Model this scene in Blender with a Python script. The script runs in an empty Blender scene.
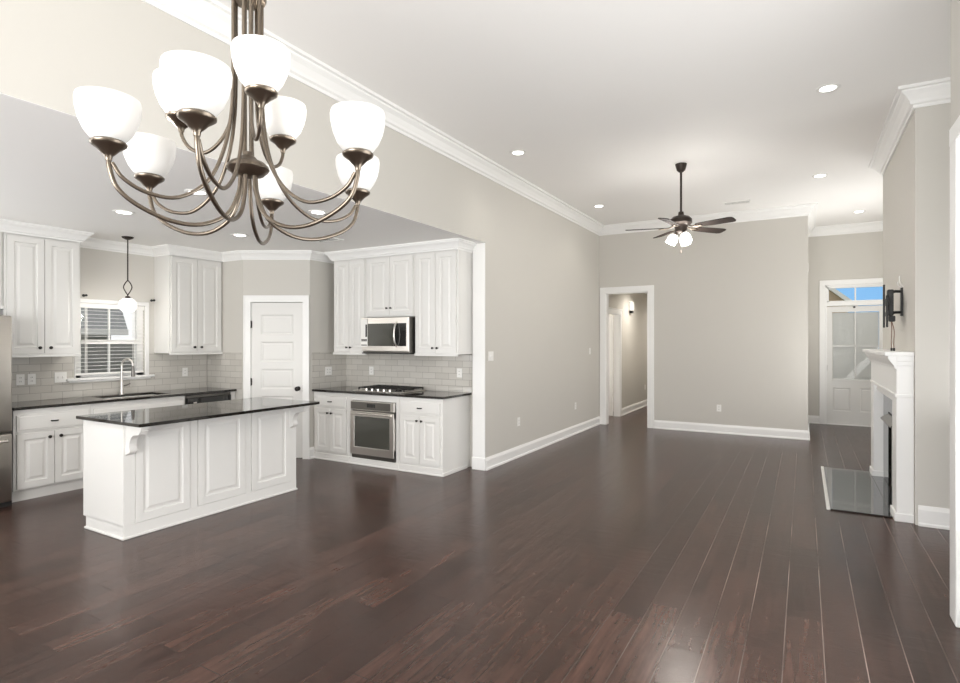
import bpy, bmesh, math, random
from mathutils import Vector, Matrix
random.seed(7)
PI = math.pi
SC = bpy.context.scene
COL = SC.collection
# ---------------------------------------------------------------- camera
TH = math.radians(30.1)
cam_d = bpy.data.cameras.new('camera')
cam_d.sensor_width = 36.0
cam_d.lens = 559.0 / 960.0 * 36.0
cam_d.shift_y = -0.0005
cam_d.clip_start = 0.05
cam = bpy.data.objects.new('camera', cam_d)
COL.objects.link(cam)
cam.location = (0, 0, 1.56)
cam.rotation_euler = (PI / 2, 0, TH)
SC.camera = cam
# ---------------------------------------------------------------- view / world
SC.view_settings.view_transform = 'Standard'
SC.view_settings.look = 'None'
SC.view_settings.gamma = 1.0
SC.view_settings.exposure = 0.13
try:
    SC.view_settings.use_curve_mapping = False
    SC.cycles.use_denoising = True
    SC.cycles.denoising_prefilter = 'ACCURATE'
    SC.cycles.max_bounces = 10
    SC.cycles.diffuse_bounces = 6
    SC.cycles.caustics_reflective = False
    SC.cycles.caustics_refractive = False
    SC.cycles.sample_clamp_indirect = 6.0
except Exception:
    pass
W = bpy.data.worlds.new('sky'); SC.world = W
W.use_nodes = True
nt = W.node_tree; nt.nodes.clear()
wo = nt.nodes.new('ShaderNodeOutputWorld'); bg = nt.nodes.new('ShaderNodeBackground')
tc = nt.nodes.new('ShaderNodeTexCoord'); dotn = nt.nodes.new('ShaderNodeVectorMath'); dotn.operation = 'DOT_PRODUCT'
dotn.inputs[1].default_value = (0.02, 1.0, 0.05)
rmp = nt.nodes.new('ShaderNodeValToRGB')      # white haze, opening to blue sky towards the street side
rmp.color_ramp.elements[0].position = 0.80; rmp.color_ramp.elements[0].color = (1.0, 1.0, 1.0, 1)
rmp.color_ramp.elements[1].position = 0.97; rmp.color_ramp.elements[1].color = (0.26, 0.54, 0.90, 1)
nt.links.new(tc.outputs['Generated'], dotn.inputs[0]); nt.links.new(dotn.outputs['Value'], rmp.inputs[0])
nt.links.new(rmp.outputs[0], bg.inputs[0]); bg.inputs[1].default_value = 1.0
nt.links.new(bg.outputs[0], wo.inputs[0])

def area_light(name, loc, direction, sx, sy, power, col=(1, 1, 1)):
    l = bpy.data.lights.new(name, 'AREA'); l.shape = 'RECTANGLE'; l.size = sx; l.size_y = sy
    l.energy = power; l.color = col
    o = bpy.data.objects.new(name, l); COL.objects.link(o); o.location = loc
    o.rotation_euler = Vector(direction).to_track_quat('-Z', 'Y').to_euler()
    return o
# daylight through the big openings behind / beside the camera, with some added fill lamps
area_light('daylight_right', (1.12, 2.45, 1.30), (-1, 0, 0.5), 2.6, 2.4, 100, (0.98, 0.99, 1.0))
area_light('daylight_rear', (-1.3, -3.24, 1.55), (0, 1, 0.22), 3.2, 2.2, 308, (0.98, 0.99, 1.0))
area_light('fill_rear_kitchen', (-5.6, -3.24, 1.5), (0, 1, 2.6), 1.8, 1.6, 110, (0.98, 0.99, 1.0))  # added fill at the unseen rear window, tilted mostly upward to brighten the kitchen ceiling
area_light('fill_kitchen_side', (-7.22, -0.6, 1.5), (1, 0.5, 2.4), 2.4, 1.8, 125, (0.98, 0.99, 1.0))  # added fill lamp aimed up to lift the kitchen ceiling
area_light('fill_recess', (1.97, 5.05, 1.45), (-1, 0.4, 2.2), 1.4, 2.3, 14, (0.99, 0.99, 1.0))  # added fill lamp out of view, brightening the long wall and ceiling
area_light('fill_hall_room', (-5.3, 11.2, 1.5), (1, 0, 0.1), 1.2, 1.6, 60, (1.0, 0.99, 0.97))  # added lamp brightening the open side door; this room has no window
area_light('daylight_foyer', (1.52, 9.9, 1.5), (-1, 0.0, 0.85), 1.6, 2.2, 68, (1.0, 0.99, 0.97))
CAN_MAIN, CAN_KITCHEN, CHAND_EMIT, BULB = 9.0, 24.0, 0.22, 2.2

# ---------------------------------------------------------------- materials
def principled(name, col, rough=0.5, metal=0.0, spec=None, emit=None, estr=0.0):
    m = bpy.data.materials.new(name); m.use_nodes = True
    b = m.node_tree.nodes['Principled BSDF']
    b.inputs['Base Color'].default_value = (*col, 1); b.inputs['Roughness'].default_value = rough
    b.inputs['Metallic'].default_value = metal
    if spec is not None: b.inputs['Specular IOR Level'].default_value = spec
    if emit:
        b.inputs['Emission Color'].default_value = (*emit, 1); b.inputs['Emission Strength'].default_value = estr
    return m
def noisy(m, scale, amount, bump=0.0, stretch=(1, 1, 1), bscale=None):
    """slight procedural tone variation and fine bump"""
    t = m.node_tree; b = t.nodes['Principled BSDF']
    c = t.nodes.new('ShaderNodeTexCoord'); mp = t.nodes.new('ShaderNodeMapping'); mp.inputs['Scale'].default_value = stretch
    n = t.nodes.new('ShaderNodeTexNoise'); n.inputs['Scale'].default_value = scale; n.inputs['Detail'].default_value = 3
    t.links.new(c.outputs['Object'], mp.inputs[0]); t.links.new(mp.outputs[0], n.inputs['Vector'])
    mx = t.nodes.new('ShaderNodeMix'); mx.data_type = 'RGBA'
    base = b.inputs['Base Color'].default_value[:]
    mx.inputs[6].default_value = [v * (1 - amount) for v in base[:3]] + [1]
    mx.inputs[7].default_value = [min(1, v * (1 + amount)) for v in base[:3]] + [1]
    t.links.new(n.outputs['Fac'], mx.inputs[0]); t.links.new(mx.outputs[2], b.inputs['Base Color'])
    if bump:
        bp = t.nodes.new('ShaderNodeBump'); bp.inputs['Strength'].default_value = bump; bp.inputs['Distance'].default_value = 0.002
        n2 = t.nodes.new('ShaderNodeTexNoise'); n2.inputs['Scale'].default_value = bscale or scale * 8
        t.links.new(mp.outputs[0], n2.inputs['Vector']); t.links.new(n2.outputs['Fac'], bp.inputs['Height'])
        t.links.new(bp.outputs[0], b.inputs['Normal'])
    return m
M = {}
M['wall'] = noisy(principled('painted_wall', (0.602, 0.581, 0.540), 0.75, spec=0.25), 1.5, 0.012, 0.08, bscale=160)
M['ceiling'] = noisy(principled('ceiling_paint', (0.875, 0.86, 0.84), 0.85, spec=0.2), 1.2, 0.01, 0.05, bscale=120)
M['kitchen_ceiling'] = noisy(principled('kitchen_ceiling_paint', (0.94, 0.93, 0.91), 0.85, spec=0.2), 1.2, 0.01, 0.05, bscale=120)
M['trim'] = noisy(principled('white_trim', (0.86, 0.855, 0.84), 0.38), 2.0, 0.01)
M['cabinet'] = noisy(principled('white_cabinet', (0.745, 0.735, 0.71), 0.4), 3.0, 0.012)
M['door'] = noisy(principled('white_door', (0.74, 0.73, 0.705), 0.4), 2.0, 0.012)
M['bronze'] = noisy(principled('brushed_bronze', (0.19, 0.158, 0.125), 0.30, 0.95), 30, 0.08)
M['dark_bronze'] = noisy(principled('dark_bronze', (0.045, 0.034, 0.028), 0.4, 0.6), 25, 0.1)
M['blade'] = noisy(principled('fan_blade_wood', (0.035, 0.026, 0.022), 0.8, spec=0.15), 8, 0.2, stretch=(1, 12, 1))
M['black'] = noisy(principled('black_metal', (0.012, 0.012, 0.012), 0.45), 20, 0.1)
M['knob'] = noisy(principled('dark_knob', (0.02, 0.016, 0.014), 0.4, 0.5), 20, 0.1)
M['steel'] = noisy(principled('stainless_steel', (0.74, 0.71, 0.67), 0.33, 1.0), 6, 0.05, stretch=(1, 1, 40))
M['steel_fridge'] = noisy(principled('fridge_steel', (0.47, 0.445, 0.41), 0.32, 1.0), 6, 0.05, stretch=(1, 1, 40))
M['steel_dark'] = noisy(principled('dark_steel', (0.20, 0.19, 0.175), 0.3, 0.9), 6, 0.05)
M['black_glass'] = noisy(principled('black_glass', (0.02, 0.02, 0.019), 0.06, spec=0.7), 2, 0.05)
M['hearth'] = noisy(principled('polished_hearth_stone', (0.05, 0.052, 0.055), 0.05), 3, 0.2)
M['hearth'].node_tree.nodes['Principled BSDF'].inputs['IOR'].default_value = 3.6
M['oven_glass'] = noisy(principled('oven_window_glass', (0.06, 0.06, 0.05), 0.05, spec=0.9), 2, 0.05)
M['iron'] = noisy(principled('cast_iron', (0.02, 0.018, 0.016), 0.6), 40, 0.2)
M['plate'] = noisy(principled('white_plastic', (0.85, 0.84, 0.81), 0.35), 4, 0.01)
M['vent_dark'] = noisy(principled('vent_shadow', (0.06, 0.055, 0.05), 0.7), 10, 0.05)
M['shade'] = principled('frosted_glass_lit', (0.72, 0.70, 0.67), 0.35, emit=(1.0, 0.985, 0.95), estr=CHAND_EMIT * 0.5)
M['globe'] = principled('white_globe_lit', (0.85, 0.84, 0.82), 0.3, emit=(1.0, 0.985, 0.95), estr=1.3)
M['lens'] = principled('downlight_lens', (0.9, 0.9, 0.9), 0.4, emit=(1.0, 0.98, 0.94), estr=8.0)
M['sheet'] = noisy(principled('roller_slat', (0.80, 0.79, 0.76), 0.5), 3, 0.01)
def translucent(name, col):
    m = bpy.data.materials.new(name); m.use_nodes = True; t = m.node_tree; t.nodes.clear()
    o = t.nodes.new('ShaderNodeOutputMaterial'); mx = t.nodes.new('ShaderNodeMixShader'); mx.inputs[0].default_value = 0.28
    d = t.nodes.new('ShaderNodeBsdfDiffuse'); tr = t.nodes.new('ShaderNodeBsdfTranslucent')
    n = t.nodes.new('ShaderNodeTexNoise'); n.inputs['Scale'].default_value = 3; r = t.nodes.new('ShaderNodeMix'); r.data_type = 'RGBA'
    r.inputs[6].default_value = (*[c * 0.98 for c in col], 1); r.inputs[7].default_value = (*col, 1); t.links.new(n.outputs['Fac'], r.inputs[0])
    t.links.new(r.outputs[2], d.inputs[0]); t.links.new(r.outputs[2], tr.inputs[0])
    t.links.new(d.outputs[0], mx.inputs[1]); t.links.new(tr.outputs[0], mx.inputs[2]); t.links.new(mx.outputs[0], o.inputs[0]); return m
M['sheet'] = translucent('translucent_blind', (0.86, 0.845, 0.82))
M['firebox'] = noisy(principled('firebox_black', (0.025, 0.025, 0.026), 0.5), 8, 0.2)
M['cord'] = noisy(principled('brown_cord', (0.20, 0.115, 0.08), 0.5), 8, 0.1)
M['ground'] = noisy(principled('lawn', (0.13, 0.17, 0.08), 0.9), 3, 0.3)
M['fence'] = noisy(principled('grey_fence_boards', (0.30, 0.295, 0.285), 0.8), 5, 0.15, stretch=(1, 1, 0.2))
M['shingle'] = noisy(principled('grey_shingles', (0.30, 0.30, 0.30), 0.9), 14, 0.25)
M['siding'] = noisy(principled('pale_siding', (0.62, 0.61, 0.59), 0.8), 4, 0.05)
M['tan'] = noisy(principled('tan_siding', (0.62, 0.47, 0.34), 0.8), 6, 0.06)
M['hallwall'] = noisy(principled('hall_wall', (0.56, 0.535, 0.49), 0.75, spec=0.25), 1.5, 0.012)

def glass_mat():
    m = bpy.data.materials.new('clear_pane'); m.use_nodes = True; t = m.node_tree; t.nodes.clear()
    o = t.nodes.new('ShaderNodeOutputMaterial'); mx = t.nodes.new('ShaderNodeMixShader')
    tr = t.nodes.new('ShaderNodeBsdfTransparent'); gl = t.nodes.new('ShaderNodeBsdfGlossy'); gl.inputs['Roughness'].default_value = 0.02
    lw = t.nodes.new('ShaderNodeLayerWeight'); lw.inputs['Blend'].default_value = 0.5; pw = t.nodes.new('ShaderNodeMath'); pw.operation = 'POWER'; pw.inputs[1].default_value = 4.0; t.links.new(lw.outputs['Facing'], pw.inputs[0])
    fr = t.nodes.new('ShaderNodeMath'); fr.operation = 'MULTIPLY_ADD'; fr.inputs[1].default_value = 0.5; fr.inputs[2].default_value = 0.015; t.links.new(pw.outputs[0], fr.inputs[0])
    tr.inputs[0].default_value = (0.96, 0.97, 0.97, 1)
    t.links.new(fr.outputs[0], mx.inputs[0]); t.links.new(tr.outputs[0], mx.inputs[1]); t.links.new(gl.outputs[0], mx.inputs[2])
    t.links.new(mx.outputs[0], o.inputs[0]); return m
M['glass'] = glass_mat()

def floor_mat():
    m = principled('dark_wood_planks', (0.06, 0.03, 0.024), 0.33); t = m.node_tree; b = t.nodes['Principled BSDF']; L = t.links
    g = t.nodes.new('ShaderNodeNewGeometry'); s = t.nodes.new('ShaderNodeSeparateXYZ'); L.new(g.outputs['Position'], s.inputs[0])
    ax = t.nodes.new('ShaderNodeMath'); ax.operation = 'ADD'; ax.inputs[1].default_value = 0.088 + 0.174 * 80; L.new(s.outputs[0], ax.inputs[0])
    ay = t.nodes.new('ShaderNodeMath'); ay.operation = 'ADD'; ay.inputs[1].default_value = 30.0; L.new(s.outputs[1], ay.inputs[0])
    # plank index -> random shift of the end joints
    dv = t.nodes.new('ShaderNodeMath'); dv.operation = 'DIVIDE'; dv.inputs[1].default_value = 0.174; L.new(ax.outputs[0], dv.inputs[0])
    fl = t.nodes.new('ShaderNodeMath'); fl.operation = 'FLOOR'; L.new(dv.outputs[0], fl.inputs[0])
    wn = t.nodes.new('ShaderNodeTexWhiteNoise'); wn.noise_dimensions = '1D'; L.new(fl.outputs[0], wn.inputs['W'])
    sh = t.nodes.new('ShaderNodeMath'); sh.operation = 'MULTIPLY_ADD'; sh.inputs[1].default_value = 1.22; L.new(wn.outputs['Value'], sh.inputs[0]); L.new(ay.outputs[0], sh.inputs[2])
    cv = t.nodes.new('ShaderNodeCombineXYZ'); L.new(sh.outputs[0], cv.inputs[0]); L.new(ax.outputs[0], cv.inputs[1])
    br = t.nodes.new('ShaderNodeTexBrick'); br.offset = 0.0; br.squash = 1.0
    br.inputs['Scale'].default_value = 1.0; br.inputs['Brick Width'].default_value = 1.22; br.inputs['Row Height'].default_value = 0.174
    br.inputs['Mortar Size'].default_value = 0.0022; br.inputs['Mortar Smooth'].default_value = 0.35; br.inputs['Bias'].default_value = 0.0
    br.inputs['Color1'].default_value = (0.058, 0.0285, 0.0212, 1); br.inputs['Color2'].default_value = (0.031, 0.0148, 0.0109, 1)
    br.inputs['Mortar'].default_value = (0.010, 0.006, 0.005, 1)
    # bevel highlights painted pale into the seams by the fireplace; dark seams elsewhere
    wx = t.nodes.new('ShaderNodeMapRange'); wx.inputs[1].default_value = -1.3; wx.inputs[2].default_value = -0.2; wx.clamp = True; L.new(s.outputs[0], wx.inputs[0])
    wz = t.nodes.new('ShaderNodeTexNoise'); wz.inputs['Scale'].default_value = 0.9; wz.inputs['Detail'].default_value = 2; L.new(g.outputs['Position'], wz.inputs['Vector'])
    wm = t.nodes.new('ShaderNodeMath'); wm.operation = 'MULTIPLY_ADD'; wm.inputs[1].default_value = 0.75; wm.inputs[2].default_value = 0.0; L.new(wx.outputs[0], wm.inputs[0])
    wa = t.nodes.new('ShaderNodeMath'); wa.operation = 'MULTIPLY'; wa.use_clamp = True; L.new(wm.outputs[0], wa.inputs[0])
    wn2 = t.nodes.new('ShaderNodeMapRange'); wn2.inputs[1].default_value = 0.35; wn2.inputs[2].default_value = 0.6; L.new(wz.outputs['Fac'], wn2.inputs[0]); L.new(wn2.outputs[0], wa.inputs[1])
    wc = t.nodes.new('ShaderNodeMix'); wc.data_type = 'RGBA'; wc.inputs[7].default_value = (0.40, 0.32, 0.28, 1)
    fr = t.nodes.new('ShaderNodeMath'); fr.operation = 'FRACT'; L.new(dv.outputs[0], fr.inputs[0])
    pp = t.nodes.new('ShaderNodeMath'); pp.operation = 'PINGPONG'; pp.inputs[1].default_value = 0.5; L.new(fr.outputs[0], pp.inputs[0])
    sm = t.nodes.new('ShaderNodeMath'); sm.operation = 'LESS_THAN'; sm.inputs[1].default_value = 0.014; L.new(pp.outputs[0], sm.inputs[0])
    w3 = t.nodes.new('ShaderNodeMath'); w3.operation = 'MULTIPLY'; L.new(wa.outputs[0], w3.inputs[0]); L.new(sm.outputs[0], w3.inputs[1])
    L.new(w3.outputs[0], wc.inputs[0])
    L.new(cv.outputs[0], br.inputs['Vector'])
    # grain
    mp = t.nodes.new('ShaderNodeMapping'); mp.inputs['Scale'].default_value = (34, 2.2, 1); L.new(g.outputs['Position'], mp.inputs[0])
    n1 = t.nodes.new('ShaderNodeTexNoise'); n1.inputs['Scale'].default_value = 1.0; n1.inputs['Detail'].default_value = 6; n1.inputs['Distortion'].default_value = 0.6
    L.new(mp.outputs[0], n1.inputs['Vector'])
    mr = t.nodes.new('ShaderNodeMapRange'); mr.inputs[1].default_value = 0.28; mr.inputs[2].default_value = 0.75; mr.inputs[3].default_value = 0.62; mr.inputs[4].default_value = 1.5; L.new(n1.outputs['Fac'], mr.inputs[0])
    mu = t.nodes.new('ShaderNodeVectorMath'); mu.operation = 'SCALE'; L.new(br.outputs['Color'], mu.inputs[0]); L.new(mr.outputs[0], mu.inputs['Scale'])
    cl = t.nodes.new('ShaderNodeTexNoise'); cl.inputs['Scale'].default_value = 1.0; cl.inputs['Detail'].default_value = 5; cl.inputs['Roughness'].default_value = 0.7
    mp3 = t.nodes.new('ShaderNodeMapping'); mp3.inputs['Scale'].default_value = (9, 2.2, 1); L.new(g.outputs['Position'], mp3.inputs[0]); L.new(mp3.outputs[0], cl.inputs['Vector'])
    m3 = t.nodes.new('ShaderNodeMapRange'); m3.inputs[1].default_value = 0.3; m3.inputs[2].default_value = 0.72; m3.inputs[3].default_value = 0.72; m3.inputs[4].default_value = 1.42; L.new(cl.outputs['Fac'], m3.inputs[0])
    mu2 = t.nodes.new('ShaderNodeVectorMath'); mu2.operation = 'SCALE'; L.new(mu.outputs[0], mu2.inputs[0]); L.new(m3.outputs[0], mu2.inputs['Scale'])
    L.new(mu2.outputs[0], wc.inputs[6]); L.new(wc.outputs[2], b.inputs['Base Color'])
    # hand-scraped chatter across each plank
    mp2 = t.nodes.new('ShaderNodeMapping'); mp2.inputs['Scale'].default_value = (5, 16, 1); L.new(g.outputs['Position'], mp2.inputs[0])
    n2 = t.nodes.new('ShaderNodeTexNoise'); n2.inputs['Scale'].default_value = 1.0; n2.inputs['Detail'].default_value = 2; n2.inputs['Distortion'].default_value = 0.8
    L.new(mp2.outputs[0], n2.inputs['Vector'])
    b1 = t.nodes.new('ShaderNodeBump'); b1.inputs['Strength'].default_value = 0.17; b1.inputs['Distance'].default_value = 0.006; L.new(n2.outputs['Fac'], b1.inputs['Height'])
    b2 = t.nodes.new('ShaderNodeBump'); b2.inputs['Strength'].default_value = 0.8; b2.inputs['Distance'].default_value = 0.003; b2.invert = True
    L.new(br.outputs['Fac'], b2.inputs['Height']); L.new(b1.outputs[0], b2.inputs['Normal']); L.new(b2.outputs[0], b.inputs['Normal'])
    rr = t.nodes.new('ShaderNodeMapRange'); rr.inputs[3].default_value = 0.21; rr.inputs[4].default_value = 0.29; L.new(n1.outputs['Fac'], rr.inputs[0])
    L.new(rr.outputs[0], b.inputs['Roughness']); b.inputs['Specular IOR Level'].default_value = 0.42; b.inputs['Specular Tint'].default_value = (1.0, 0.90, 0.84, 1)
    return m
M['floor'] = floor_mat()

def tile_mat():
    m = principled('subway_tile', (0.55, 0.53, 0.49), 0.13); t = m.node_tree; b = t.nodes['Principled BSDF']; L = t.links
    g = t.nodes.new('ShaderNodeNewGeometry'); s = t.nodes.new('ShaderNodeSeparateXYZ'); L.new(g.outputs['Position'], s.inputs[0])
    ad = t.nodes.new('ShaderNodeMath'); ad.operation = 'ADD'; L.new(s.outputs[0], ad.inputs[0]); L.new(s.outputs[1], ad.inputs[1])
    a2 = t.nodes.new('ShaderNodeMath'); a2.operation = 'ADD'; a2.inputs[1].default_value = 20.0; L.new(ad.outputs[0], a2.inputs[0])
    z2 = t.nodes.new('ShaderNodeMath'); z2.operation = 'ADD'; z2.inputs[1].default_value = 0.079 * 12 - 0.915; L.new(s.outputs[2], z2.inputs[0])
    cv = t.nodes.new('ShaderNodeCombineXYZ'); L.new(a2.outputs[0], cv.inputs[0]); L.new(z2.outputs[0], cv.inputs[1])
    br = t.nodes.new('ShaderNodeTexBrick'); br.inputs['Scale'].default_value = 1.0; br.inputs['Brick Width'].default_value = 0.205; br.inputs['Row Height'].default_value = 0.079
    br.inputs['Mortar Size'].default_value = 0.0025; br.inputs['Mortar Smooth'].default_value = 0.2
    br.inputs['Color1'].default_value = (0.60, 0.575, 0.53, 1); br.inputs['Color2'].default_value = (0.54, 0.515, 0.47, 1); br.inputs['Mortar'].default_value = (0.36, 0.34, 0.31, 1)
    L.new(cv.outputs[0], br.inputs['Vector']); L.new(br.outputs['Color'], b.inputs['Base Color'])
    bp = t.nodes.new('ShaderNodeBump'); bp.invert = True; bp.inputs['Strength'].default_value = 0.5; bp.inputs['Distance'].default_value = 0.003
    L.new(br.outputs['Fac'], bp.inputs['Height']); L.new(bp.outputs[0], b.inputs['Normal'])
    return m
M['tile'] = tile_mat()

def granite_mat():
    m = principled('black_granite', (0.016, 0.014, 0.013), 0.04, spec=0.7); t = m.node_tree; b = t.nodes['Principled BSDF']; L = t.links
    c = t.nodes.new('ShaderNodeTexCoord'); n = t.nodes.new('ShaderNodeTexNoise'); n.inputs['Scale'].default_value = 140; n.inputs['Detail'].default_value = 4
    L.new(c.outputs['Object'], n.inputs['Vector'])
    r = t.nodes.new('ShaderNodeValToRGB'); e = r.color_ramp.elements
    e[0].position = 0.5; e[0].color = (0.006, 0.0055, 0.005, 1); e[1].position = 0.78; e[1].color = (0.11, 0.095, 0.08, 1)
    L.new(n.outputs['Fac'], r.inputs[0]); L.new(r.outputs[0], b.inputs['Base Color']); return m
M['granite'] = granite_mat()

# ---------------------------------------------------------------- mesh helpers
ORG = {}
def V(*a): return Vector(a)
class MB:
    def __init__(s): s.bm = bmesh.new()
    def box(s, x0, x1, y0, y1, z0, z1, bev=0.0, seg=1):
        x0, x1 = min(x0, x1), max(x0, x1); y0, y1 = min(y0, y1), max(y0, y1); z0, z1 = min(z0, z1), max(z0, z1)
        v = [s.bm.verts.new((x, y, z)) for x in (x0, x1) for y in (y0, y1) for z in (z0, z1)]
        fs = [s.bm.faces.new([v[i] for i in q]) for q in ((0, 1, 3, 2), (4, 6, 7, 5), (0, 4, 5, 1), (2, 3, 7, 6), (0, 2, 6, 4), (1, 5, 7, 3))]
        if bev:
            ed = list({e for f in fs for e in f.edges})
            bmesh.ops.bevel(s.bm, geom=ed, offset=bev, segments=seg, affect='EDGES', profile=0.5)
        return s
    def prism(s, poly, axis, a0, a1):
        """extrude a polygon along an axis; poly is in the two other axes in x,y,z order"""
        def p(u, w, a):
            return (a, u, w) if axis == 'x' else ((u, a, w) if axis == 'y' else (u, w, a))
        A = [s.bm.verts.new(p(u, w, a0)) for u, w in poly]; B = [s.bm.verts.new(p(u, w, a1)) for u, w in poly]
        n = len(poly)
        s.bm.faces.new(A); s.bm.faces.new(B[::-1])
        for i in range(n): s.bm.faces.new((A[i], B[i], B[(i + 1) % n], A[(i + 1) % n]))
        return s
    def lathe(s, prof, c=(0, 0, 0), seg=24, axis=(0, 0, 1), close=True):
        q = Vector(axis).normalized().to_track_quat('Z', 'Y'); c = Vector(c); rings = []
        for r, z in prof:
            if r < 1e-6: rings.append([s.bm.verts.new(c + q @ Vector((0, 0, z)))])
            else: rings.append([s.bm.verts.new(c + q @ Vector((r * math.cos(2 * PI * k / seg), r * math.sin(2 * PI * k / seg), z))) for k in range(seg)])
        for a, b in zip(rings, rings[1:]):
            for k in range(seg):
                k2 = (k + 1) % seg
                if len(a) == 1 and len(b) == 1: continue
                if len(a) == 1: s.bm.faces.new((a[0], b[k2], b[k]))
                elif len(b) == 1: s.bm.faces.new((a[k], a[k2], b[0]))
                else: s.bm.faces.new((a[k], a[k2], b[k2], b[k]))
        if close:
            if len(rings[0]) > 1: s.bm.faces.new(rings[0][::-1])
            if len(rings[-1]) > 1: s.bm.faces.new(rings[-1])
        return s
    def tube(s, pts, r, seg=8, closed=False):
        pts = [Vector(p) for p in pts]; n = len(pts); rings = []; up = None
        for i, p in enumerate(pts):
            t = (pts[(i + 1) % n] - pts[i - 1]) if closed else (pts[min(i + 1, n - 1)] - pts[max(i - 1, 0)])
            t.normalize()
            if up is None: up = t.orthogonal().normalized()
            up = (up - t * up.dot(t))
            up = up.normalized() if up.length > 1e-6 else t.orthogonal().normalized()
            sd = t.cross(up); rr = r[i] if isinstance(r, (list, tuple)) else r
            rings.append([s.bm.verts.new(p + (up * math.cos(2 * PI * k / seg) + sd * math.sin(2 * PI * k / seg)) * rr) for k in range(seg)])
        m = n if closed else n - 1
        for i in range(m):
            a, b = rings[i], rings[(i + 1) % n]
            for k in range(seg): s.bm.faces.new((a[k], a[(k + 1) % seg], b[(k + 1) % seg], b[k]))
        if not closed: s.bm.faces.new(rings[0][::-1]); s.bm.faces.new(rings[-1])
        return s
    def sweep(s, prof, path):
        """moulding: prof = [(out, z)], path = [(x, y)], room on the right hand of travel"""
        P = [Vector((x, y)) for x, y in path]; n = len(P); rings = []
        nr = lambda d: Vector((d.y, -d.x))
        for i in range(n):
            d0 = (P[i] - P[i - 1]).normalized() if i else None
            d1 = (P[i + 1] - P[i]).normalized() if i < n - 1 else None
            if d0 is None: o = nr(d1)
            elif d1 is None: o = nr(d0)
            else:
                b = (nr(d0) + nr(d1)).normalized(); o = b / max(0.2, b.dot(nr(d0)))
            rings.append([s.bm.verts.new((P[i].x + o.x * a, P[i].y + o.y * a, z)) for a, z in prof])
        k = len(prof)
        for a, b in zip(rings, rings[1:]):
            for j in range(k): s.bm.faces.new((a[j], a[(j + 1) % k], b[(j + 1) % k], b[j]))
        s.bm.faces.new(rings[0]); s.bm.faces.new(rings[-1][::-1])
        return s
    def leaf(s, O, U, N, w, h, t, panels, rings):
        """panelled slab: O lower corner on the back plane, U along, N outwards, Z up"""
        O, U, N = Vector(O), Vector(U).normalized(), Vector(N).normalized(); Z = Vector((0, 0, 1))
        P = lambda a, z, d: s.bm.verts.new(O + U * a + Z * z + N * d)
        tb = t - 0.014
        def slab(a0, a1, z0, z1, d0, d1):
            v = [P(a, z, d) for a in (a0, a1) for z in (z0, z1) for d in (d0, d1)]
            for q in ((0, 1, 3, 2), (4, 6, 7, 5), (0, 4, 5, 1), (2, 3, 7, 6), (0, 2, 6, 4), (1, 5, 7, 3)): s.bm.faces.new([v[i] for i in q])
        slab(0, w, 0, h, 0, max(0.002, tb))
        e = 0.0025
        rects = [p for p in panels]
        us = sorted({0, w} | {x for p in rects for x in p[:2]}); zs = sorted({0, h} | {x for p in rects for x in p[2:]})
        for u0, u1 in zip(us, us[1:]):
            for z0, z1 in zip(zs, zs[1:]):
                if any(p[0] - 1e-6 <= u0 and u1 <= p[1] + 1e-6 and p[2] - 1e-6 <= z0 and z1 <= p[3] + 1e-6 for p in rects): continue
                s.bm.faces.new((P(u0, z0, t), P(u1, z0, t), P(u1, z1, t), P(u0, z1, t)))
        # outer edge
        for (a0, z0, a1, z1) in ((0, 0, w, 0), (w, 0, w, h), (w, h, 0, h), (0, h, 0, 0)):
            s.bm.faces.new((P(a0, z0, t), P(a0, z0, tb * 0.9), P(a1, z1, tb * 0.9), P(a1, z1, t)))
        for p in rects:
            prev = None
            for ins, dep in rings:
                v = [P(p[0] + ins, p[2] + ins, t + dep), P(p[1] - ins, p[2] + ins, t + dep), P(p[1] - ins, p[3] - ins, t + dep), P(p[0] + ins, p[3] - ins, t + dep)]
                if prev:
                    for k in range(4): s.bm.faces.new((prev[k], prev[(k + 1) % 4], v[(k + 1) % 4], v[k]))
                prev = v
            s.bm.faces.new(prev)
        return s
    def build(s, name, mat, parent=None, smooth=False, origin=None):
        bm = s.bm; bmesh.ops.recalc_face_normals(bm, faces=bm.faces)
        if parent is not None:
            o0 = ORG[parent.name]; org = o0
        else:
            xs = [v.co for v in bm.verts]
            mn = Vector((min(c[i] for c in xs) for i in range(3))); mx = Vector((max(c[i] for c in xs) for i in range(3)))
            o0 = Vector(origin) if origin else Vector(((mn.x + mx.x) / 2, (mn.y + mx.y) / 2, mn.z)); org = o0
        bmesh.ops.translate(bm, verts=bm.verts, vec=-o0)
        me = bpy.data.meshes.new(name); bm.to_mesh(me); bm.free()
        me.materials.append(M[mat] if isinstance(mat, str) else mat)
        if smooth:
            for p in me.polygons: p.use_smooth = True
            try: me.set_sharp_from_angle(angle=math.radians(40))
            except Exception: pass
        ob = bpy.data.objects.new(name, me); COL.objects.link(ob)
        if parent is not None: ob.parent = parent
        else: ob.location = o0
        ORG[ob.name] = org
        return ob
def tag(o, label, cat, group=None):
    o['label'] = label; o['category'] = cat
    if group: o['group'] = group
    return o
def thing(name, label, cat, loc, group=None):
    o = bpy.data.objects.new(name, None); o.empty_display_size = 0.1; COL.objects.link(o); o.location = loc
    ORG[o.name] = Vector(loc); return tag(o, label, cat, group)
def struct(o):
    o['kind'] = 'structure'; return o
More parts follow.
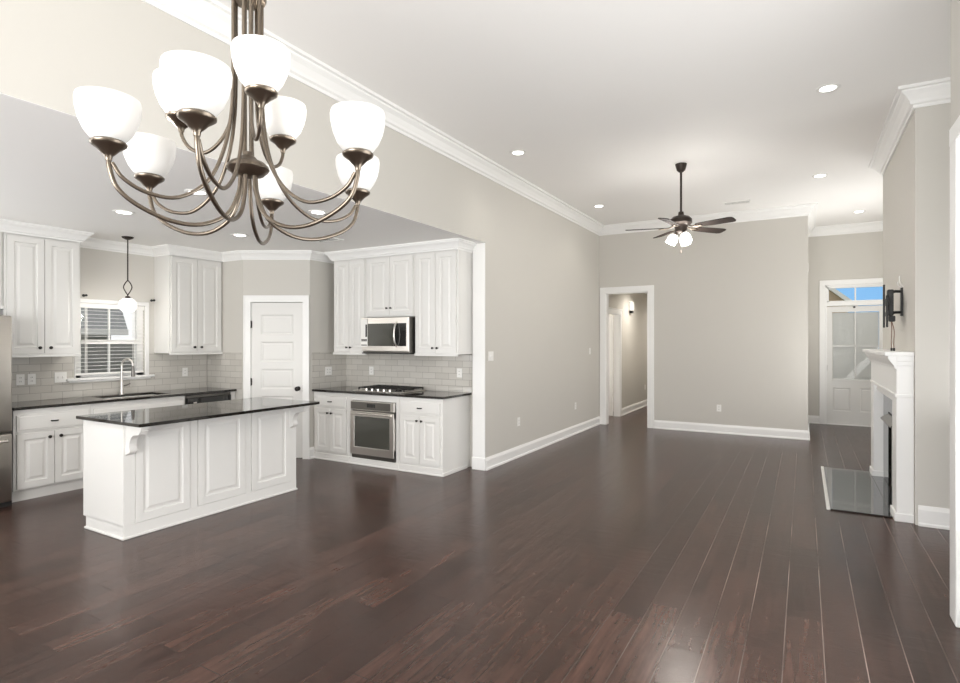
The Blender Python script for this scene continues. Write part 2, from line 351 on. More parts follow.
def spline(pts, n=8):
    P = [Vector(p) for p in pts]; P = [P[0] * 2 - P[1]] + P + [P[-1] * 2 - P[-2]]; out = []
    for i in range(1, len(P) - 2):
        for k in range(n):
            t = k / n; a, b, c, d = P[i - 1], P[i], P[i + 1], P[i + 2]
            out.append(0.5 * ((2 * b) + (c - a) * t + (2 * a - 5 * b + 4 * c - d) * t * t + (3 * b - a - 3 * c + d) * t ** 3))
    out.append(P[-2]); return out
RAISED = [(0, 0), (0.006, -0.008), (0.016, -0.009), (0.024, -0.009), (0.046, -0.001)]
FLATP = [(0, 0), (0.010, -0.004), (0.016, -0.010), (0.030, -0.010), (0.040, -0.006)]

# ================================================================ SETTING
XL, YB, HC, HK = -3.325, 10.21, 3.70, 2.75
XO, XS, YO = -5.663, -7.19, 5.95            # pantry return, sink wall, oven wall
PA, PB = (-6.43, 4.83), (-5.663, 5.277)      # ends of the angled pantry wall
XB, YN, YF = 0.816, 5.96, 8.19             # chimney breast
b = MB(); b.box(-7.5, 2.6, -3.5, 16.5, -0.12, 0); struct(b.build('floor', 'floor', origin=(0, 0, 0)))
b = MB(); b.box(-3.53, 2.2, -3.4, 12.5, HC, HC + 0.12); struct(b.build('ceiling', 'ceiling'))
b = MB(); b.box(-7.4, -3.495, -3.4, 6.1, HK, HK + 0.12); b.box(-3.495, XL - 0.003, -3.4, 5.84, HK - 0.004, HK - 0.0005); struct(b.build('ceiling_kitchen', 'kitchen_ceiling'))
b = MB(); b.box(-6.0, 0.06, 10.34, 16.2, 2.70, 2.8); struct(b.build('ceiling_hall', 'ceiling'))
# long wall + header over the kitchen opening
b = MB(); b.prism([(5.865, 0), (YB + 0.12, 0), (YB + 0.12, HC), (-3.3, HC), (-3.3, HK - 0.001), (5.865, HK - 0.001)], 'x', -3.495, XL); struct(b.build('wall_left', 'wall'))
b = MB(); b.prism([(XL, 0), (-3.205, 0), (-3.205, 2.45), (-2.425, 2.45), (-2.425, 0), (0.055, 0), (0.055, HC), (XL, HC)], 'y', YB, YB + 0.13); struct(b.build('wall_back', 'wall'))
b = MB(); b.box(-0.06, 0.055, YB + 0.13, 12.33, 0, HC); struct(b.build('wall_entry_left', 'wall'))
b = MB(); b.prism([(-0.06, 0), (0.345, 0), (0.345, 2.60), (1.29, 2.60), (1.29, 0), (1.75, 0), (1.75, HC), (-0.06, HC)], 'y', 12.33, 12.46); struct(b.build('wall_entry', 'wall'))
b = MB(); b.box(1.62, 1.75, YF, 9.0, 0, HC); b.box(1.62, 1.75, 10.8, 12.33, 0, HC); b.box(1.62, 1.75, 9.0, 10.8, 0, 0.35); b.box(1.62, 1.75, 9.0, 10.8, 2.66, HC); struct(b.build('wall_entry_right', 'wall'))
b = MB()
FBY0, FBY1, FBZ = 6.62, 7.42, 0.80
b.prism([(YN, 0), (FBY0, 0), (FBY0, FBZ), (FBY1, FBZ), (FBY1, 0), (YF, 0), (YF, HC), (YN, HC)], 'x', XB, XB + 0.5); struct(b.build('wall_chimney', 'wall'))
b = MB(); b.box(XB + 0.5, 2.0, YN, YN + 0.12, 0, HC); b.box(XB + 0.5, 1.62, YF - 0.12, YF, 0, HC); struct(b.build('wall_chimney_sides', 'wall'))
b = MB(); b.box(2.0, 2.12, 4.08, 4.3, 0, HC); b.box(2.0, 2.12, 5.8, YN + 0.12, 0, HC); b.box(2.0, 2.12, 4.3, 5.8, 2.66, HC); b.box(0.86, 2.0, 4.08, 4.2, 0, HC); struct(b.build('wall_recess', 'wall'))
b = MB(); b.prism([(-3.3, 0), (0.95, 0), (0.95, 2.66), (3.94, 2.66), (3.94, 0), (4.2, 0), (4.2, HC), (-3.3, HC)], 'x', 0.74, 0.86); struct(b.build('wall_right', 'wall'))
def wall_y_holes(name, x0, x1, y0, y1, h, holes):
    b = MB(); x = x0
    for a0, a1, z0, z1 in holes:
        b.box(x, a0, y0, y1, 0, h); b.box(a0, a1, y0, y1, 0, z0); b.box(a0, a1, y0, y1, z1, h); x = a1
    b.box(x, x1, y0, y1, 0, h); return struct(b.build(name, 'wall'))
wall_y_holes('wall_rear', -7.32, 0.86, -3.3, -3.18, HC, [(-6.55, -4.65, 0.65, 2.35), (-2.95, 0.35, 0.4, 2.7)])
WY0, WY1, WZ0, WZ1 = 3.20, 3.975, 1.135, 2.0
b = MB(); b.box(XS - 0.14, XS, -3.3, -1.85, 0, HK); b.box(XS - 0.14, XS, 0.65, WY0, 0, HK); b.box(XS - 0.14, XS, -1.85, 0.65, 0, 0.55); b.box(XS - 0.14, XS, -1.85, 0.65, 2.45, HK); b.box(XS - 0.14, XS, WY1, 4.95, 0, HK); b.box(XS - 0.14, XS, WY0, WY1, 0, WZ0); b.box(XS - 0.14, XS, WY0, WY1, WZ1, HK)
struct(b.build('wall_sink', 'wall'))
b = MB(); b.box(XS, PA[0], 4.83, 4.95, 0, HK); struct(b.build('wall_pantry_side', 'wall'))
pd = Vector((PB[0] - PA[0], PB[1] - PA[1], 0)); PL = pd.length; pd.normalize(); pn = Vector((pd.y, -pd.x, 0))   # along / towards the room
def pan(a, n, z): return Vector((PA[0], PA[1], 0)) + pd * a + pn * n + Vector((0, 0, z))
def pbox(mb, a0, a1, n0, n1, z0, z1):
    v = [mb.bm.verts.new(pan(a, n, z)) for a in (a0, a1) for n in (n0, n1) for z in (z0, z1)]
    for q in ((0, 1, 3, 2), (4, 6, 7, 5), (0, 4, 5, 1), (2, 3, 7, 6), (0, 2, 6, 4), (1, 5, 7, 3)): mb.bm.faces.new([v[i] for i in q])
PD0, PD1, PDH = 0.105, 0.795, 2.075
b = MB(); pbox(b, 0, PD0, -0.11, 0, 0, HK); pbox(b, PD1, PL, -0.11, 0, 0, HK); pbox(b, PD0, PD1, -0.11, 0, PDH, HK); struct(b.build('wall_pantry', 'wall'))
b = MB(); b.box(XO - 0.12, XO, PB[1], YO, 0, HK); struct(b.build('wall_pantry_return', 'wall'))
b = MB(); b.box(XO - 0.12, -3.495, YO, YO + 0.13, 0, HK); struct(b.build('wall_oven', 'wall'))
# hallway behind the doorway
b = MB(); b.prism([(YB + 0.13, 2.1), (10.5, 2.1), (10.5, 0), (YB + 0.13, 0)], 'x', -3.42, -3.3); b.box(-3.42, -3.3, 10.5, 11.44, 2.1, 2.72); b.box(-3.42, -3.3, YB + 0.13, 10.5, 2.1, 2.72); b.box(-3.42, -3.3, 11.44, 16, 0, 2.72)
struct(b.build('wall_hall_left', 'hallwall'))
b = MB(); b.box(-2.1, -1.98, YB + 0.13, 16, 0, 2.72); struct(b.build('wall_hall_right', 'hallwall'))
b = MB(); b.box(-3.42, -1.98, 15.9, 16.0, 0, 2.72); struct(b.build('wall_hall_end', 'hallwall'))
b = MB(); b.box(-5.4, -3.42, 12.2, 12.3, 0, 2.72); b.box(-5.5, -5.4, 10.2, 12.3, 0, 2.72); b.box(-5.4, -3.53, 10.34, 10.44, 0, 2.72); struct(b.build('wall_side_room', 'hallwall'))

# mouldings
def crown(z, h, p): return [(0, z - h), (0.10 * p, z - h), (0.14 * p, z - 0.86 * h), (0.28 * p, z - 0.80 * h), (0.34 * p, z - 0.66 * h), (0.55 * p, z - 0.42 * h), (0.78 * p, z - 0.26 * h), (0.80 * p, z - 0.17 * h), (p, z - 0.15 * h), (p, z), (0, z)]
b = MB(); b.sweep(crown(HC, 0.165, 0.13), [(XL, -3.18), (XL, YB), (0.055, YB), (0.055, 12.33), (1.62, 12.33)]); struct(b.build('trim_1', 'trim'))
b = MB(); b.sweep(crown(HC, 0.165, 0.13), [(1.62, YF), (XB, YF), (XB, YN), (2.0, YN)]); struct(b.build('trim_2', 'trim'))
b = MB(); b.sweep(crown(HK, 0.115, 0.085), [(-6.84, 1.4), (-6.84, 3.105), (XS, 3.105), (XS, 4.095), (-6.84, 4.095), (-6.84, 4.83), PA, PB, (XO, YO), (-5.50, YO), (-5.50, 5.525), (-3.512, 5.525), (-3.512, YO)]); struct(b.build('trim_3', 'trim'))
def basep(h=0.15): return [(0, 0), (0.026, 0), (0.026, 0.018), (0.016, 0.028), (0.016, h - 0.035), (0.009, h - 0.012), (0.006, h), (0, h)]
b = MB(); b.sweep(basep(), [(XL, 5.865), (XL, YB - 0.001)]); struct(b.build('baseboard_left', 'trim'))
b = MB(); b.sweep(basep(), [(-2.315, YB), (0.055, YB), (0.055, 12.33), (0.255, 12.33)]); struct(b.build('baseboard_back', 'trim'))
b = MB(); b.sweep(basep(0.17), [(XB + 0.02, YN), (2.0, YN)]); struct(b.build('baseboard_right', 'trim'))
b = MB(); b.sweep(basep(), [(XB, YF), (XB, 8.16)]); struct(b.build('baseboard_chimney', 'trim'))
b = MB(); b.sweep(basep(), [(XO, PB[1] - 0.02), (XO, 5.36)]); struct(b.build('baseboard_pantry', 'trim'))
b = MB(); b.sweep(basep(), [(-3.3, 11.53), (-3.3, 15.9)]); struct(b.build('baseboard_hall', 'trim'))
# white end of the long wall at the kitchen opening
b = MB(); b.box(-3.497, XL - 0.001, 5.848, 5.866, 0, HK - 0.006, 0.003); b.box(-3.499, XL + 0.012, 5.836, 5.866, 0, 0.15, 0.004); struct(b.build('trim_4', 'trim'))
b = MB(); b.sweep(crown(HK - 0.005, 0.10, 0.05), [(-3.497, 5.848), (-3.44, 5.848)]); struct(b.build('trim_5', 'trim'))
# casing of the doorway in the back wall
def casing_y(mb, x0, x1, zt, y, w, th=0.022, side=-1):
    ya, yb = (y - th, y) if side < 0 else (y, y + th)
    mb.box(x0 - w, x0, ya, yb, 0, zt + w, 0.004); mb.box(x1, x1 + w, ya, yb, 0, zt + w, 0.004); mb.box(x0 - w + 0.001, x1 + w - 0.001, ya - 0.002 if side < 0 else ya, yb, zt, zt + w + 0.002, 0.004)
b = MB(); casing_y(b, -3.205, -2.425, 2.45, YB, 0.105); b.box(-3.205, -3.19, YB - 0.005, YB + 0.135, 0, 2.45); b.box(-2.44, -2.425, YB - 0.005, YB + 0.135, 0, 2.45); b.box(-3.2, -2.43, YB - 0.005, YB + 0.135, 2.435, 2.45)
struct(b.build('trim_6', 'trim'))
# hall side door, standing open
b = MB(); b.box(-3.3, -3.278, 11.44, 11.53, 0, 2.19, 0.003); b.box(-3.3, -3.278, 10.41, 10.5, 0, 2.19, 0.003); b.box(-3.3, -3.277, 10.41, 11.53, 2.1, 2.19, 0.003); b.box(-3.42, -3.3, 11.425, 11.44, 0, 2.1); b.box(-3.42, -3.3, 10.5, 10.515, 0, 2.1)
b.box(-3.3, -3.265, 10.40, 11.54, 2.19, 2.215, 0.003)
struct(b.build('trim_7', 'trim'))
b = MB(); b.leaf((-4.26, 11.425, 0.01), (1, 0, 0), (0, -1, 0), 0.83, 2.06, 0.035, [(0.11, 0.37, 0.25, 0.95), (0.46, 0.72, 0.25, 0.95), (0.11, 0.37, 1.08, 1.9), (0.46, 0.72, 1.08, 1.9)], FLATP)
d3 = struct(b.build('door_3', 'door'))
b = MB(); b.lathe([(0.012, 0), (0.012, 0.03), (0.028, 0.045), (0.03, 0.06), (0.018, 0.075), (0, 0.077)], (-4.19, 11.39, 0.95), 16, (0, -1, 0)); b.build('door_knob', 'knob', d3, True)

# pantry door
b = MB(); lw = PD1 - PD0
rails = [0.17, 0.53, 0.89, 1.25, 1.61]
b.leaf(pan(PD0 + 0.004, -0.045, 0.012), pd, pn, lw - 0.008, PDH - 0.02, 0.035, [(0.125, lw - 0.133, z + 0.02, z + 0.29) for z in rails], FLATP)
d1 = struct(b.build('door_1', 'door'))
b = MB(); c0 = pan(PD1 - 0.065, -0.01, 0.93); b.lathe([(0.03, 0), (0.03, 0.006), (0.011, 0.012), (0.011, 0.035), (0.027, 0.045), (0.031, 0.06), (0.022, 0.073), (0, 0.078)], c0, 20, pn); b.build('door_knob', 'knob', d1, True)
b = MB(); pbox(b, PD1 - 0.006, PD1 + 0.002, -0.012, 0.004, 0.885, 0.975); b.build('strike_plate', 'knob', d1)
for z in (0.25, 1.02, 1.78):
    b = MB(); pbox(b, PD0 - 0.006, PD0 + 0.014, -0.012, 0.006, z - 0.045, z + 0.045); b.tube([pan(PD0 + 0.004, 0.006, z - 0.05), pan(PD0 + 0.004, 0.006, z + 0.05)], 0.006); b.build('hinge', 'knob', d1)
b = MB(); cw = 0.088
pbox(b, PD0 - cw, PD0, 0, 0.02, 0, PDH); pbox(b, PD1, PD1 + cw, 0, 0.02, 0, PDH); pbox(b, PD0 - cw, PD1 + cw, 0, 0.021, PDH, PDH + cw)
pbox(b, PD0 - cw, PD0 - cw + 0.015, 0, 0.028, 0, PDH + cw); pbox(b, PD1 + cw - 0.015, PD1 + cw, 0, 0.028, 0, PDH + cw); pbox(b, PD0 - cw, PD1 + cw, 0, 0.028, PDH + cw - 0.015, PDH + cw)
pbox(b, PD0 - 0.002, PD0 + 0.003, -0.11, 0.004, 0, PDH); pbox(b, PD1 - 0.003, PD1 + 0.002, -0.11, 0.004, 0, PDH)
struct(b.build('trim_8', 'trim'))

# entry door with transom
DX0, DX1, DT = 0.372, 1.262, 2.205
b = MB(); b.leaf((DX0, 12.42, 0.012), (1, 0, 0), (0, -1, 0), DX1 - DX0, 0.80, 0.05, [(0.095, 0.375, 0.24, 0.68), (0.515, 0.795, 0.24, 0.68)], FLATP)
gx0, gx1, gz0, gz1 = DX0 + 0.085, DX1 - 0.085, 0.83, 2.10
b.box(DX0, gx0, 12.37, 12.42, 0.812, DT); b.box(gx1, DX1, 12.37, 12.42, 0.812, DT); b.box(gx0, gx1, 12.37, 12.42, gz1, DT)
b.box(gx0, gx1, 12.362, 12.42, 0.812, 0.85, 0.003)
d2 = struct(b.build('door_2', 'door'))
mx_ = (gx0 + gx1) / 2; mz_ = 1.468
b = MB(); b.box(mx_ - 0.011, mx_ + 0.011, 12.375, 12.40, gz0, gz1); b.box(gx0, gx1, 12.375, 12.40, mz_ - 0.011, mz_ + 0.011); b.build('muntin', 'door', d2)
b = MB()
zz = 0.852
poly = []
while zz < gz1 - 0.012:
    b.box(gx0 + 0.004, gx1 - 0.004, 12.409, 12.411, zz, zz + 0.0125); zz += 0.0125
    b.box(gx0 + 0.004, gx1 - 0.004, 12.4075, 12.409, zz - 0.002, zz)
b.build('blind', 'sheet', d2)
b = MB(); b.box(gx0 + 0.002, gx1 - 0.002, 12.4005, 12.404, 0.852, gz1 - 0.002); b.build('glass_pane', 'glass', d2)
for z in (1.06,):
    b = MB(); b.box(DX0 - 0.014, DX0 + 0.004, 12.355, 12.372, z - 0.05, z + 0.05); b.build('hinge', 'knob', d2)
b = MB(); b.lathe([(0.02, 0), (0.02, 0.008), (0.012, 0.02), (0.012, 0.035), (0, 0.037)], (0.80, 12.37, 2.185), 14, (0, -1, 0)); b.build('alarm_sensor', 'knob', d2, True)
b = MB(); casing_y(b, 0.345, 1.29, 2.60, 12.33, 0.095)
b.box(0.345, 0.372, 12.335, 12.455, 0, 2.6); b.box(1.262, 1.29, 12.335, 12.455, 0, 2.6); b.box(0.345, 1.29, 12.335, 12.455, 2.565, 2.6); b.box(0.345, 1.29, 12.338, 12.455, 2.215, 2.29, 0.003); b.box(0.36, 1.27, 12.34, 12.455, 0.0, 0.012)
struct(b.build('trim_9', 'trim'))
b = MB(); f0 = (0.372, 1.262, 2.29, 2.565)
b.box(f0[0], f0[0] + 0.03, 12.36, 12.42, f0[2], f0[3]); b.box(f0[1] - 0.03, f0[1], 12.36, 12.42, f0[2], f0[3]); b.box(f0[0], f0[1], 12.36, 12.42, f0[2], f0[2] + 0.02); b.box(f0[0], f0[1], 12.36, 12.42, f0[3] - 0.02, f0[3]); b.box(0.806, 0.828, 12.37, 12.41, f0[2], f0[3])
w2 = struct(b.build('window_2', 'trim'))
b = MB(); b.box(f0[0] + 0.02, f0[1] - 0.02, 12.388, 12.392, f0[2] + 0.01, f0[3] - 0.01); b.build('pane', 'glass', w2)

# sink window
b = MB(); fx = XS - 0.09
b.box(fx, fx + 0.05, WY0, WY0 + 0.045, WZ0, WZ1); b.box(fx, fx + 0.05, WY1 - 0.045, WY1, WZ0, WZ1); b.box(fx, fx + 0.05, WY0, WY1, WZ0, WZ0 + 0.05); b.box(fx, fx + 0.05, WY0, WY1, WZ1 - 0.04, WZ1)
w1 = struct(b.build('window_1', 'trim'))
b = MB(); ym = (WY0 + WY1) / 2
b.box(fx + 0.01, fx + 0.055, WY0 + 0.04, WY1 - 0.04, 1.53, 1.575); b.box(fx + 0.012, fx + 0.05, WY0 + 0.045, WY0 + 0.075, WZ0, WZ1); b.box(fx + 0.012, fx + 0.05, WY1 - 0.075, WY1 - 0.045, WZ0, WZ1)
b.box(fx + 0.015, fx + 0.04, ym - 0.009, ym + 0.009, WZ0, WZ1); b.build('sash', 'trim', w1)
b = MB(); b.box(fx + 0.02, fx + 0.024, WY0 + 0.03, WY1 - 0.03, WZ0 + 0.02, WZ1 - 0.02); b.build('pane', 'glass', w1)
b = MB(); b.box(XS - 0.09, XS + 0.055, WY0 - 0.10, WY1 + 0.10, WZ0 - 0.028, WZ0, 0.006); b.box(XS, XS + 0.018, WY0 - 0.07, WY1 + 0.07, WZ0 - 0.05, WZ0 - 0.028, 0.004); b.build('sill', 'trim', w1)
b = MB(); cw = 0.048
b.box(XS, XS + 0.018, WY0 - 0.012, WY0, WZ0, WZ1 + cw, 0.004); b.box(XS, XS + 0.018, WY1, WY1 + cw, WZ0, WZ1 + cw, 0.004); b.box(XS, XS + 0.02, WY0 - 0.012, WY1 + cw, WZ1, WZ1 + cw, 0.004); b.build('casing', 'trim', w1)
bl = thing('window_blind', 'white two inch slat blind lowered inside the window over the sink', 'blind', (XS - 0.03, ym, WZ0))
b = MB(); b.box(XS - 0.034, XS + 0.004, WY0 + 0.004, WY1 - 0.004, WZ1 - 0.055, WZ1 - 0.002, 0.004); b.build('headrail', 'plate', bl)
b = MB(); z = WZ0 + 0.09
while z < WZ1 - 0.07:
    b.prism([(XS - 0.040, z), (XS - 0.019, z + 0.002), (XS + 0.002, z), (XS + 0.002, z + 0.0024), (XS - 0.019, z + 0.0044), (XS - 0.040, z + 0.0024)], 'y', WY0 + 0.008, WY1 - 0.008); z += 0.043
b.build('slats', 'plate', bl)
b = MB(); b.box(XS - 0.036, XS - 0.002, WY0 + 0.008, WY1 - 0.008, WZ0 + 0.03, WZ0 + 0.052, 0.003); b.build('bottom_rail', 'plate', bl)
for y in (WY0 + 0.12, WY1 - 0.12):
    b = MB(); b.box(XS - 0.002, XS, y - 0.004, y + 0.004, WZ0 + 0.04, WZ1 - 0.05); b.box(XS - 0.04, XS - 0.038, y - 0.004, y + 0.004, WZ0 + 0.04, WZ1 - 0.05); b.build('ladder_tape', 'plate', bl)
b = MB(); b.tube([(XS + 0.006, WY0 + 0.1, WZ1 - 0.05), (XS + 0.008, WY0 + 0.1, 1.35)], 0.004); b.build('wand', 'plate', bl)
for y, z, lab in ((3.285, 2.085, 'small black curtain rod bracket at the left above the sink window'), (4.06, 2.075, 'small black curtain rod bracket at the right above the sink window')):
    b = MB(); b.lathe([(0.016, 0), (0.016, 0.006), (0.007, 0.008), (0.007, 0.05), (0.013, 0.052), (0.013, 0.066), (0, 0.068)], (XS, y, z), 12, (1, 0, 0)); tag(b.build('curtain_bracket', 'black', None, True), lab, 'bracket', 'curtain brackets')

# patio door and rear window frames beside / behind the camera, two invented for fill lamps
b = MB(); b.box(0.715, 0.74, 0.85, 0.95, 0, 2.75, 0.004); b.box(0.715, 0.74, 3.935, 4.085, 0, 2.76, 0.004); b.box(0.713, 0.74, 0.85, 4.085, 2.66, 2.76, 0.004); struct(b.build('trim_10', 'trim'))
b = MB()
for y in (0.95, 2.40, 3.86): b.box(0.78, 0.83, y, y + 0.08, 0, 2.66)
b.box(0.78, 0.83, 0.95, 3.94, 2.58, 2.66); b.box(0.78, 0.83, 0.95, 3.94, 0, 0.1); struct(b.build('window_3', 'trim'))
b = MB()
for y in (4.3, 5.02, 5.73): b.box(2.03, 2.08, y, y + 0.07, 0, 2.66)
b.box(2.03, 2.08, 4.3, 5.8, 2.59, 2.66); b.box(2.03, 2.08, 4.3, 5.8, 0, 0.1); struct(b.build('window_6', 'trim'))  # unseen window frame invented to carry the recess fill lamp
b = MB()
for y in (9.0, 9.87, 10.73): b.box(1.65, 1.70, y, y + 0.07, 0.35, 2.66)
b.box(1.65, 1.70, 9.0, 10.8, 2.59, 2.66); b.box(1.65, 1.70, 9.0, 10.8, 0.35, 0.42); struct(b.build('window_7', 'trim'))
b = MB()
for y in (-1.85, -0.63, 0.58): b.box(XS - 0.10, XS - 0.05, y, y + 0.07, 0.55, 2.45)
b.box(XS - 0.10, XS - 0.05, -1.85, 0.65, 2.38, 2.45); b.box(XS - 0.10, XS - 0.05, -1.85, 0.65, 0.55, 0.62); struct(b.build('window_8', 'trim'))  # unseen window frame invented to carry the kitchen side fill lamp
def rear_window(n, x0, x1, z0, z1, k):
    b = MB(); y0, y1 = -3.27, -3.22
    for i in range(k + 1):
        x = x0 + (x1 - x0 - 0.06) * i / k; b.box(x, x + 0.06, y0, y1, z0, z1)
    b.box(x0, x1, y0, y1, z0, z0 + 0.06); b.box(x0, x1, y0, y1, z1 - 0.06, z1)
    b.box(x0 - 0.09, x0, -3.18, -3.16, z0 - 0.09, z1 + 0.09); b.box(x1, x1 + 0.09, -3.18, -3.16, z0 - 0.09, z1 + 0.09); b.box(x0, x1, -3.18, -3.16, z1, z1 + 0.09); b.box(x0, x1, -3.18, -3.15, z0 - 0.09, z0)
    struct(b.build('window_%d' % n, 'trim'))
rear_window(4, -2.95, 0.35, 0.4, 2.7, 3); rear_window(5, -6.55, -4.65, 0.65, 2.35, 2)

# tile backsplashes
b = MB(); x0, x1 = XS + 0.0015, XS + 0.008
b.box(x0, x1, 2.40, WY0 - 0.014, 0.921, 1.41); b.box(x0, x1, WY1 + 0.05, 4.81, 0.921, 1.41); b.box(x0, x1, WY0 - 0.014, WY1 + 0.05, 0.921, 1.08)
tag(b.build('tile_backsplash', 'tile'), 'beige subway tile backsplash around the window behind the sink counter', 'backsplash', 'subway tile backsplashes')
b = MB(); b.box(XS + 0.01, PA[0] - 0.01, 4.821, 4.8285, 0.921, 1.41)
tag(b.build('tile_backsplash', 'tile'), 'narrow subway tile patch above the dishwasher left of the pantry door', 'backsplash', 'subway tile backsplashes')
b = MB(); b.box(XO + 0.0015, XO + 0.008, 5.31, YO - 0.009, 0.921, 1.41)
tag(b.build('tile_backsplash', 'tile'), 'narrow subway tile patch on the short wall right of the pantry door', 'backsplash', 'subway tile backsplashes')
b = MB(); b.box(XO + 0.01, -3.56, YO - 0.008, YO - 0.0015, 0.921, 1.41)
tag(b.build('tile_backsplash', 'tile'), 'subway tile backsplash behind the gas cooktop under the microwave', 'backsplash', 'subway tile backsplashes')

# ================================================================ CABINETS
def knob(parent, p, n, r=0.0165):
    b = MB(); b.lathe([(r * 0.55, 0), (r * 0.4, 0.008), (r * 0.5, 0.014), (r, 0.02), (r, 0.026), (r * 0.6, 0.031), (0, 0.032)], p, 14, n); return b.build('knob', 'knob', parent, True)
def cup(parent, p, n, U):
    b = MB(); U = Vector(U); n = Vector(n); p = Vector(p)
    b.tube([p - U * 0.03, p - U * 0.022 + n * 0.02, p + n * 0.026, p + U * 0.022 + n * 0.02, p + U * 0.03], 0.007); return b.build('pull', 'knob', parent, True)
def cab_door(parent, O, U, N, w, h, name='door', fr=0.058):
    b = MB(); b.leaf(O, U, N, w, h, 0.02, [(fr, w - fr, fr, h - fr)], RAISED); return b.build(name, 'cabinet', parent)
def drawer(parent, O, U, N, w, h):
    b = MB(); b.leaf(O, U, N, w, h, 0.02, [(0.012, w - 0.012, 0.012, h - 0.012)], [(0, 0), (0.004, 0.003), (0.010, 0.003)]); return b.build('drawer', 'cabinet', parent)
UX, NX = (0, 1, 0), (1, 0, 0)          # sink wall: fronts face +X, runs +Y   (mirror U so normals come right)
# --- sink wall uppers
FXU = -6.865
def upper_x(y0, y1, z0, label, knobs=True, zt=2.64):
    t = thing('wall_cabinet', label, 'cabinet', ((XS + FXU) / 2, (y0 + y1) / 2, z0), 'wall cabinets on the sink wall')
    b = MB(); b.box(XS + 0.001, FXU, y0, y1, z0, zt, 0.002); b.box(FXU - 0.001, FXU + 0.024, y0, y1, z0 - 0.022, z0 + 0.008, 0.003); b.box(XS + 0.001, FXU, y0, y1, zt, HK - 0.001); b.build('body', 'cabinet', t)
    w = (y1 - y0 - 0.05) / 2
    for k in range(2):
        a = y0 + 0.022 + k * (w + 0.006)
        d = cab_door(t, (FXU, a, z0 + 0.02), UX, NX, w, zt - z0 - 0.04)
        if knobs: knob(d, (FXU + 0.02, a + (w - 0.045 if k == 0 else 0.045), z0 + 0.075), NX)
    return t
upper_x(2.425, 3.105, 1.415, 'tall white two-door wall cabinet between the refrigerator and the sink window')
upper_x(4.095, 4.825, 1.405, 'white two-door wall cabinet right of the sink window beside the pantry door')
upper_x(1.45, 2.42, 1.90, 'white wall cabinet above the refrigerator at the photo edge')
# --- oven wall uppers
FYU = 5.55
def upper_y(x0, x1, z0, label, kz=0.075, rail=True, zt=2.64, filler=False):
    t = thing('wall_cabinet', label, 'cabinet', ((x0 + x1) / 2, (YO + FYU) / 2, z0), 'wall cabinets around the microwave')
    b = MB(); b.box(x0, x1, FYU, YO - 0.001, z0, zt, 0.002); b.box(x0, x1, FYU, YO - 0.001, zt, HK - 0.001)
    if rail: b.box(x0, x1, FYU - 0.024, FYU + 0.001, z0 - 0.022, z0 + 0.008, 0.003)
    if filler: b.box(XO + 0.001, x0, FYU + 0.005, FYU + 0.02, z0, HK - 0.001)
    b.build('body', 'cabinet', t)
    w = (x1 - x0 - 0.05) / 2
    for k in range(2):
        a = x0 + 0.022 + k * (w + 0.006)
        d = cab_door(t, (a, FYU, z0 + 0.02), (1, 0, 0), (0, -1, 0), w, zt - z0 - 0.04)
        knob(d, (a + (w - 0.03 if k == 0 else 0.03), FYU - 0.02, z0 + kz), (0, -1, 0), 0.013)
    return t
upper_y(-5.50, -4.92, 1.40, 'narrow tall white wall cabinet left of the microwave')
upper_y(-4.918, -4.142, 1.865, 'short white two-door wall cabinet above the microwave', 0.11, rail=False)
upper_y(-4.14, -3.512, 1.40, 'tall white wall cabinet right of the microwave at the opening')
# --- sink wall base
FXB = -6.585; CT = 0.920; CB = 0.893
def base_x(y0, y1, label, name, sinkbase=False, kn=True):
    t = thing(name, label, 'cabinet', ((XS + FXB) / 2, (y0 + y1) / 2, 0), 'base cabinets under the sink counter')
    b = MB(); b.box(XS + 0.001, FXB, y0, y1, 0.105, CB - 0.001, 0.002); b.build('body', 'cabinet', t)
    b = MB(); b.box(XS + 0.05, FXB - 0.03, y0, y1, 0, 0.105); b.build('toe_kick', 'cabinet', t)
    w = (y1 - y0 - 0.056) / 2
    if not sinkbase:
        d = drawer(t, (FXB, y0 + 0.025, 0.68), UX, NX, y1 - y0 - 0.05, 0.155); cup(d, (FXB + 0.02, (y0 + y1) / 2, 0.757), NX, UX)
    else:
        drawer(t, (FXB, y0 + 0.025, 0.68), UX, NX, y1 - y0 - 0.05, 0.155)
    for k in range(2):
        a = y0 + 0.025 + k * (w + 0.006)
        d = cab_door(t, (FXB, a, 0.125), UX, NX, w, 0.53)
        knob(d, (FXB + 0.02, a + (w - 0.045 if k == 0 else 0.045), 0.60), NX)
    return t
base_x(2.40, 3.075, 'white base cabinet with drawer and two doors beside the refrigerator', 'base_cabinet')
base_x(3.077, 4.125, 'white sink base cabinet with a plain false drawer front under the faucet', 'base_cabinet', True)
t = thing('dishwasher', 'dishwasher with black control strip under the end of the sink counter', 'dishwasher', (-6.89, 4.45, 0))
b = MB(); b.box(XS + 0.03, FXB - 0.01, 4.13, 4.765, 0.02, CB - 0.012); b.build('tub', 'steel_dark', t)
b = MB(); b.box(FXB - 0.01, FXB + 0.02, 4.135, 4.76, 0.11, 0.735, 0.006); b.build('door', 'steel', t)
b = MB(); b.box(FXB - 0.01, FXB + 0.028, 4.145, 4.75, 0.745, 0.855, 0.006); cpan = b.build('control_panel', 'black_glass', t)
b = MB(); b.tube([(FXB + 0.03, 4.25, 0.775), (FXB + 0.045, 4.26, 0.77), (FXB + 0.045, 4.64, 0.77), (FXB + 0.03, 4.65, 0.775)], 0.006); b.build('handle', 'steel_dark', cpan, True)
b = MB(); b.box(FXB + 0.029, FXB + 0.031, 4.22, 4.26, 0.785, 0.80); b.build('badge', 'steel', cpan)
